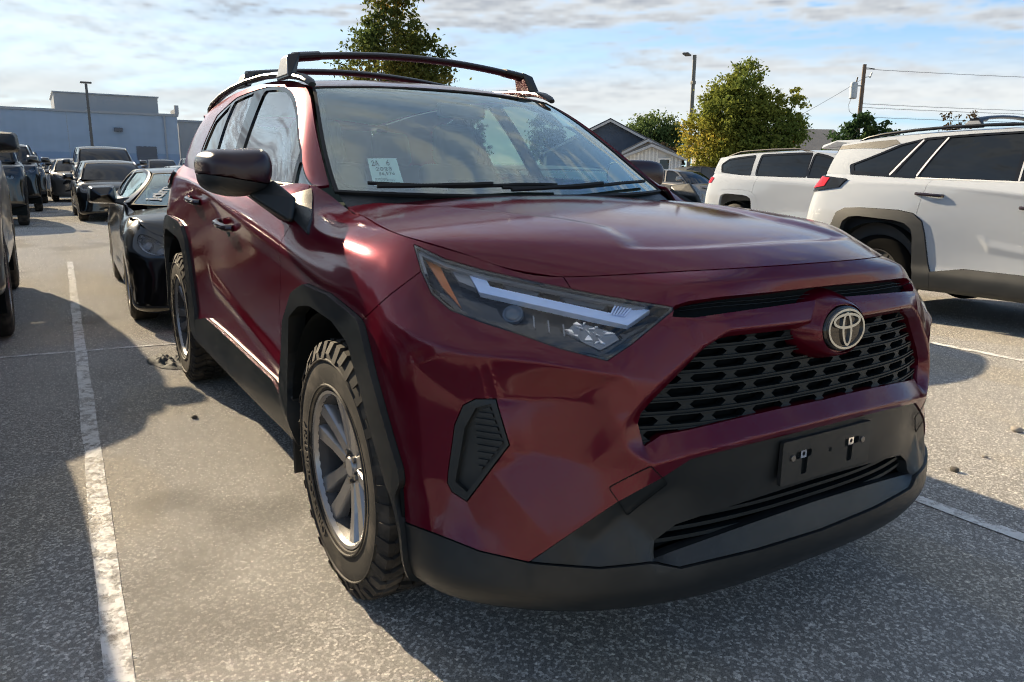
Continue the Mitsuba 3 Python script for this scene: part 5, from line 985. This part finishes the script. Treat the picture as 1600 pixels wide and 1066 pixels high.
scene['utility_pole__bushing'] = ply(tube([U0 - R_ * .52 + [0, 0, 8.6], U0 - R_ * .45 + [0, 0, 9.0]], [.07, .05], 8), 'wire', 40)
scene['utility_pole__arm'] = ply(tube([U0 + [0, 0, 9.7], U0 + R_ * .8 + [0, 0, 9.62]], .04, 6), 'pole_metal', 40)
scene['utility_pole__cutout'] = ply(trimesh.util.concatenate([tube([U0 + [0, 0, 8.95], U0 + R_ * .5 + [0, 0, 9.05]], .035, 6), tube([U0 + R_ * .5 + [0, 0, 8.95], U0 + R_ * .62 + [0, 0, 9.35]], .07, 8)]), 'can_grey', 40)
def sag(a, b, s, n=16): t = np.linspace(0, 1, n)[:, None]; return a + (b - a) * t - np.array([0, 0, s]) * 4 * t * (1 - t)
for k, (z0, dz) in enumerate([(9.6, .3), (7.0, .3), (6.72, .3), (6.0, .5)]):
    wires('utility_pole__cable' + (f'_{k:03d}' if k else ''), sag(U0 + [0, 0, z0], U0 + R_ * 46 + [-6, 4, z0 + dz], .35), .018)
wires('utility_pole__service_drop', sag(U0 + [0, 0, 8.9], U0 - R_ * 9.5 + [0, -1, 3.4], .3), .014)
wires('utility_pole__loop', [U0 - R_ * .75 + [0, 0, 7.5], U0 - R_ * .95 + [0, 0, 6.9], U0 - R_ * .85 + [0, 0, 6.4], U0 - R_ * .4 + [0, 0, 6.1], U0 + [0, 0, 6.2]], .018)
# ---- houses ------------------------------------------------------------------------
def sid(c):
    def fn(p, n, uv): return mi.Color3f(*c) * (.8 + .3 * fbm(p.x * 1.3, p.y * 1.3, p.z * 2., 3))
    return prin(proc(fn), .85)
scene['siding_blue'] = sid((.055, .075, .11)); scene['siding_white'] = sid((.55, .56, .56)); scene['siding_tan'] = sid((.30, .28, .25)); scene['shingle'] = sid((.15, .145, .14)); scene['shingle_dark'] = sid((.07, .075, .085)); scene['trim_grey'] = prin((.40, .41, .42), .6); scene['trim_white'] = prin((.72, .72, .7), .6); scene['pane'] = two({'type': 'plastic', 'diffuse_reflectance': rgb(.03, .04, .05)})
def gable_house(key, x, y, ang, w, d, eave, ridge, wall, roof, windows=(), battens=0, over=.35):
    """the gable end (width w) faces local +x; the ridge runs back along -x"""
    M = T().translate([x, y, 0]).rotate([0, 0, 1], ang)
    def e(part, m, mat, smooth=False): scene[key + '__' + part] = ply(m, mat, smooth, to_world=M)
    pr = Polygon([(-w / 2, 0), (w / 2, 0), (w / 2, eave), (0, ridge), (-w / 2, eave)])
    m = trimesh.creation.extrude_polygon(pr, d, engine='earcut'); v = m.vertices; m.vertices = np.stack([v[:, 2] - d, v[:, 0], v[:, 1]], 1); m.fix_normals(); e('wall', m, wall)
    sl = (ridge - eave) / (w / 2)
    for k, s in enumerate((-1, 1)):
        yo = s * (w / 2 + over); zo = eave - sl * over; t = .14
        V = [(over, 0, ridge + .02), (over, yo, zo + .02), (-d - over, yo, zo + .02), (-d - over, 0, ridge + .02)]; V = V + [(a, b, c + t) for a, b, c in V]
        m = trimesh.convex.convex_hull(np.array(V)); e('roof' + (f'_{k:03d}' if k else ''), m, roof)
        V = [(over + .005, 0, ridge - .12), (over + .005, yo, zo - .12), (over + .06, 0, ridge - .12), (over + .06, yo, zo - .12)]; V = V + [(a, b, c + .17) for a, b, c in V]
        e('barge_board' + (f'_{k:03d}' if k else ''), trimesh.convex.convex_hull(np.array(V)), 'trim_grey')
    for k, (yc, zc, ww, wh) in enumerate(windows):
        nm = 'window' + (f'_{k:03d}' if k else '')
        fr = rect(-ww / 2 - .1, -wh / 2 - .1, ww / 2 + .1, wh / 2 + .1).difference(rect(-ww / 2, -wh / 2, ww / 2, wh / 2))
        m = trimesh.creation.extrude_polygon(fr, .06, engine='earcut'); v = m.vertices; m.vertices = np.stack([v[:, 2] + .003, v[:, 0] + yc, v[:, 1] + zc], 1); e(nm, m, 'trim_white')
        e(nm + '__pane', rbox_at(.004, .02, yc - ww / 2, yc + ww / 2, zc - wh / 2, zc + wh / 2), 'pane')
    for k in range(battens):
        yc = -w / 2 + (k + .5) * w / battens; top = eave + (ridge - eave) * (1 - abs(yc) / (w / 2)) - .15
        if any(abs(yc - a) < ww / 2 + .15 for a, b, ww, wh in windows): continue
        e('batten' + (f'_{k:03d}' if k else ''), rbox_at(.003, .05, yc - .05, yc + .05, .1, top), 'trim_white')
gable_house('blue_house', -45.6, 36.6, -32, 9.6, 12, 3.0, 5.35, 'siding_blue', 'shingle_dark')
gable_house('white_shed', -36.9, 33.2, -42, 3.9, 6, 2.42, 3.2, 'siding_white', 'shingle', windows=[(.85, 1.85, .6, .85)], battens=16)
gable_house('small_shed', -41, 36.5, -42, 3.0, 5, 3.0, 3.75, 'siding_tan', 'shingle')
gable_house('grey_roofed_house', -35.0, 48.6, 62, 7.5, 9, 3.0, 4.55, 'siding_tan', 'shingle')
gable_house('dark_roofed_house', -33.4, 49.4, -20, 3.6, 6, 3.1, 4.15, 'siding_blue', 'shingle_dark')
# ---- trees ---------------------------------------------------------------------------
def leafmat(a, b, c, sc):
    def fn(p, n, uv):
        f = fbm(p.x * sc, p.y * sc, p.z * sc, 3); r = cell_rand(p.x * 9, p.y * 9, p.z * 9)
        col = mix(a, b, dr.clip((f - .36) * 4, 0, 1)); col = mix(col, c, dr.clip((f - .60) * 6 + (r - .75) * 2, 0, 1) * .9)
        return col * (.75 + .5 * r)
    return {'type': 'principledthin', 'base_color': proc(fn), 'roughness': .6, 'diff_trans': .9, 'eta': 1.4}
scene['leaf_maple'] = leafmat((.11, .15, .038), (.22, .23, .045), (.36, .27, .055), .35)
scene['leaf_dark'] = leafmat((.06, .085, .028), (.11, .12, .03), (.26, .16, .04), .45)
scene['leaf_green'] = leafmat((.075, .115, .045), (.11, .155, .055), (.15, .16, .07), .3)
scene['leaf_conifer'] = leafmat((.035, .07, .03), (.06, .10, .035), (.10, .12, .04), .5)
scene['leaf_plum'] = leafmat((.06, .05, .035), (.09, .07, .045), (.10, .09, .04), .5)
def bark(p, n, uv): return mix((.12, .095, .075), (.05, .04, .03), fbm(p.x * 9, p.y * 9, p.z * 1.5, 3))
scene['bark'] = prin(proc(bark), .95)
def tree(key, x, y, lobes, n, leaf, size, trunk_h, trunk_r, seed, limbs=9, droop=0.):
    """lobes: (dx along the view's right, dy away from it, z, rx, rz); leaves gather in clumps near the lobes' skins"""
    g = np.random.default_rng(seed); base = np.array([x, y, 0.]); V = CAM[:2] - base[:2]; V /= np.linalg.norm(V); Rr = np.array([-V[1], V[0]])
    L = np.array(lobes, float); w = L[:, 3] ** 2 * L[:, 4]; w = w ** .8; w /= w.sum()
    nc = max(60, n // 42); li = g.choice(len(L), nc, p=w)
    d = g.normal(size=(nc, 3)); d /= np.linalg.norm(d, axis=1, keepdims=True); rad = g.uniform(.25, 1., nc) ** .42 * g.uniform(.86, 1.1, nc)
    C = np.zeros((nc, 3)); q = L[li]
    a = q[:, 0] + d[:, 0] * rad * q[:, 3]; b = q[:, 1] + d[:, 1] * rad * q[:, 3]
    C[:, 0] = x + Rr[0] * a - V[0] * b; C[:, 1] = y + Rr[1] * a - V[1] * b; C[:, 2] = q[:, 2] + d[:, 2] * rad * q[:, 4]
    cs = g.uniform(.5, 1.25, nc) * L[li, 3] * .155
    ci = g.integers(0, nc, n); P_ = C[ci] + g.normal(size=(n, 3)) * cs[ci][:, None] * [1, 1, .7]
    P_[:, 2] = np.maximum(P_[:, 2], .35)
    e1 = g.normal(size=(n, 3)); e1 /= np.linalg.norm(e1, axis=1, keepdims=True); e2 = np.cross(e1, g.normal(size=(n, 3))); e2 /= np.linalg.norm(e2, axis=1, keepdims=True)
    s = size * g.uniform(.6, 1.4, n)[:, None]
    Q = np.stack([P_ - e1 * s, P_ - e2 * s * .55, P_ + e1 * s, P_ + e2 * s * .55], 1).reshape(-1, 3); k = np.arange(n) * 4
    F = np.vstack([np.stack([k, k + 1, k + 2], 1), np.stack([k, k + 2, k + 3], 1)])
    scene[key + '__crown'] = ply(trimesh.Trimesh(Q, F, process=False), leaf)
    labels[key + '__crown'] = {'kind': 'stuff'}
    T_ = [tube([(x, y, 0), (x + .05, y, trunk_h * .5), (x, y, trunk_h), (x, y, L[:, 2].max())], [trunk_r * 1.25, trunk_r, trunk_r * .8, trunk_r * .15], 9)]
    for i in range(limbs):
        c = C[g.integers(0, nc)]; z0 = g.uniform(trunk_h * .6, max(trunk_h, c[2] * .8)); z0 = min(z0, c[2])
        p0 = np.array([x, y, z0]); T_.append(tube([p0, p0 + (c - p0) * .5 + [0, 0, .1], c], [trunk_r * .45, trunk_r * .25, trunk_r * .08], 6))
    scene[key + '__trunk'] = ply(trimesh.util.concatenate(T_[:1]), 'bark', 50)
    for i, m in enumerate(T_[1:]): scene[key + '__limb' + (f'_{i:03d}' if i else '')] = ply(m, 'bark', 50)
tree('maple_tree', -27.6, 11.3, [(0, 0, 6.6, 1.2, 2.4), (-.5, 0, 5.2, 1.7, 1.9), (.9, 0, 4.4, 1.5, 1.4), (-1.4, .2, 4.0, 1.1, 1.0), (1.3, 0, 5.6, .9, 1.0), (-.2, 0, 8.2, .7, 1.1), (0, 0, 3.4, 1.9, 1.1)], 24000, 'leaf_dark', .082, 2.6, .16, 1)
tree('maple_tree_001', -24.2, 27.4, [(-.4, 0, 3.9, 1.7, 2.0), (.1, 0, 5.2, 1.0, 1.3), (-1.6, 0, 3.0, 1.3, 1.5), (1.2, 0, 3.2, 1.6, 1.7), (1.95, 0, 4.3, .75, 1.1), (-.8, 0, 4.5, 1.1, 1.2), (2.1, 0, 3.0, .9, 1.2), (.2, .3, 2.3, 2.2, 1.2)], 38000, 'leaf_maple', .082, 1.8, .17, 2, limbs=14)
tree('willow_tree', -56.9, 50.9, [(0, 0, 4.6, 2.9, 2.6), (-2.0, 0, 3.9, 1.8, 2.2), (1.9, 0, 4.2, 1.9, 2.2), (.6, 0, 5.8, 1.6, 1.3)], 14000, 'leaf_green', .15, 2.2, .25, 3)
tree('dark_pine', -38.8, 50.6, [(-.7, 0, 3.7, 1.4, 2.4), (.6, 0, 3.0, 1.2, 1.7), (1.3, 0, 2.5, .8, 1.2)], 8000, 'leaf_conifer', .11, 1.5, .15, 4)
tree('cedar_tree', -26.9, 40.9, [(-1.0, 0, 2.6, 1.2, 1.6), (-.2, 0, 3.7, .9, 1.4), (.7, 0, 3.0, 1.1, 1.4), (1.6, 0, 3.0, .7, 1.5), (-.3, 0, 4.6, .35, .8), (1.2, 0, 4.1, .25, .7), (2.0, 0, 2.5, .7, 1.1)], 12000, 'leaf_conifer', .10, 1.4, .15, 5)
tree('plum_tree', -47.5, 43.5, [(0, 0, 2.6, 1.6, 1.5), (1.1, 0, 2.2, 1.1, 1.2)], 5000, 'leaf_plum', .12, 1.0, .12, 6)
tree('plum_tree_001', -48.5, 41.0, [(0, 0, 2.6, 1.7, 1.4)], 4000, 'leaf_plum', .12, 1.0, .12, 7)
tree('spruce_tree', -66, 35.2, [(0, 0, 8.1, .8, 1.0), (0, 0, 6.6, 1.3, 1.3), (0, 0, 4.8, 1.8, 1.8), (0, 0, 3, 2.1, 1.8)], 6000, 'leaf_conifer', .15, 2.0, .2, 8)
tree('round_tree', -55, 37.2, [(0, 0, 5.2, 1.4, 1.5), (0, 0, 3.6, 1.7, 1.6)], 6000, 'leaf_green', .13, 2.0, .2, 9)
tree('thin_tree', -24, 46, [(-.5, 0, 4.6, .7, .8), (.6, 0, 4.3, .6, .8), (0, 0, 3.6, 1.0, .9)], 900, 'leaf_plum', .09, 1.8, .09, 10, limbs=16)
# ---- labels ----------------------------------------------------------------------------
def lab(key, label, cat, group=None): labels[key] = {'label': label, 'category': cat, **({'group': group} if group else {})}
lab('red_suv', 'metallic dark red SUV with black roof bars filling the foreground, without a number plate', 'car')
lab('white_suv', 'white SUV with dark grey cladding and black door handles at the right edge', 'car')
lab('white_minivan', 'white minivan with grey roof rails and dark windows behind the white SUV', 'car')
lab('grey_car', 'low grey car in the next bay whose windshield peeps out behind the red SUV', 'car')
lab('black_coupe', 'low black coupe with script lettering on its windshield, right behind the red SUV', 'car')
lab('black_sedan', 'black sedan facing the camera behind the black coupe, further down the row', 'car')
lab('black_pickup', 'tall black truck whose roof rises over the black sedan in front of it', 'car')
lab('silver_crossover', 'silver crossover peeping out to the left of the tall black truck', 'car')
lab('grey_crossover', 'small grey crossover far down the middle row behind the silver crossover', 'car')
lab('dark_suv', 'dark SUV at the far end of the middle row, nearest the long building', 'car')
lab('silver_pickup', 'silver truck cut off by the left edge, only its front wheel and fender in view', 'car')
lab('dark_offroader', 'dark boxy off-roader with a roof rack, frontmost of the black cars at the left edge', 'car')
lab('black_offroader', 'black off-roader with large mirrors, second of the black cars in the left row', 'car')
lab('black_suv', 'black SUV at the far end of the left row, mostly hidden by the off-roaders', 'car')
lab('dark_pickup', 'dark pickup parked before the right end of the long building', 'car')
lab('white_hatchback', 'white hatchback of which only the roof shows above the black coupe', 'car')
lab('white_van', 'white van near the far warehouse, just left of the red SUV', 'car')
lab('black_crossover', 'black crossover parked far off beneath the yellow green maple', 'car')
lab('grey_sedan', 'pale grey sedan far off in front of the white shed', 'car')
lab('neighbour_suv', 'silver SUV left of the camera that throws the shadow in the lower left corner', 'car')
lab('paper_label', 'white paper label with black numbers behind the windshield of the red SUV', 'label')
lab('paper_slip', 'small white paper slip in the top far corner of the red SUV windshield', 'paper')
lab('crumpled_rag', 'dark crumpled rag lying on the asphalt beside the rear wheel of the red SUV', 'rag')
lab('pebble', 'pale pebble on the sunlit asphalt near the right edge', 'stone'); lab('pebble_001', 'dark pebble on the asphalt just right of the red bumper', 'stone'); lab('pebble_002', 'tiny pale pebble between the bumper and the right edge', 'stone'); lab('pebble_003', 'dark pebble beside the sill of the red SUV', 'stone')
lab('long_building', 'long pale blue grey building with a raised box on its roof at far left', 'building')
lab('far_warehouse', 'beige building standing behind the right end of the long building', 'building')
lab('lamp_post', 'thin dark lamp post standing in front of the long building', 'lamp post'); lab('lamp_post_001', 'grey lamp post with a flat head left of the yellow green maple', 'lamp post')
lab('utility_pole', 'brown wooden utility pole with a grey transformer and wires', 'utility pole')
lab('blue_house', 'dark blue house gable rising behind the windshield pillar of the red SUV', 'house'); lab('white_shed', 'white gabled shed with upright battens and one window', 'shed'); lab('small_shed', 'small tan shed whose roof shows behind the white shed', 'shed')
lab('grey_roofed_house', 'house with a pale grey shingle roof right of the yellow green maple', 'house'); lab('dark_roofed_house', 'dark blue house with a dark gable beside the grey roof', 'house')
lab('maple_tree', 'tall dark green maple with a few autumn leaves rising behind the car roof', 'tree'); lab('maple_tree_001', 'large yellow green maple right of the grey lamp post', 'tree'); lab('willow_tree', 'broad round green tree behind the white shed', 'tree')
lab('dark_pine', 'dark pine standing behind the right side of the large maple', 'tree'); lab('cedar_tree', 'green cedar with spiky tops behind the utility pole', 'tree'); lab('plum_tree', 'purple brown shrub left of the large maple, under the broad tree', 'tree'); lab('plum_tree_001', 'purple brown shrub beside the dark blue house', 'tree')
lab('spruce_tree', 'spruce whose top shows above the red roof bar end', 'tree'); lab('round_tree', 'small round tree above the ridge of the dark blue house', 'tree'); lab('thin_tree', 'thin nearly bare tree between the cedar and the white SUV roof', 'tree')
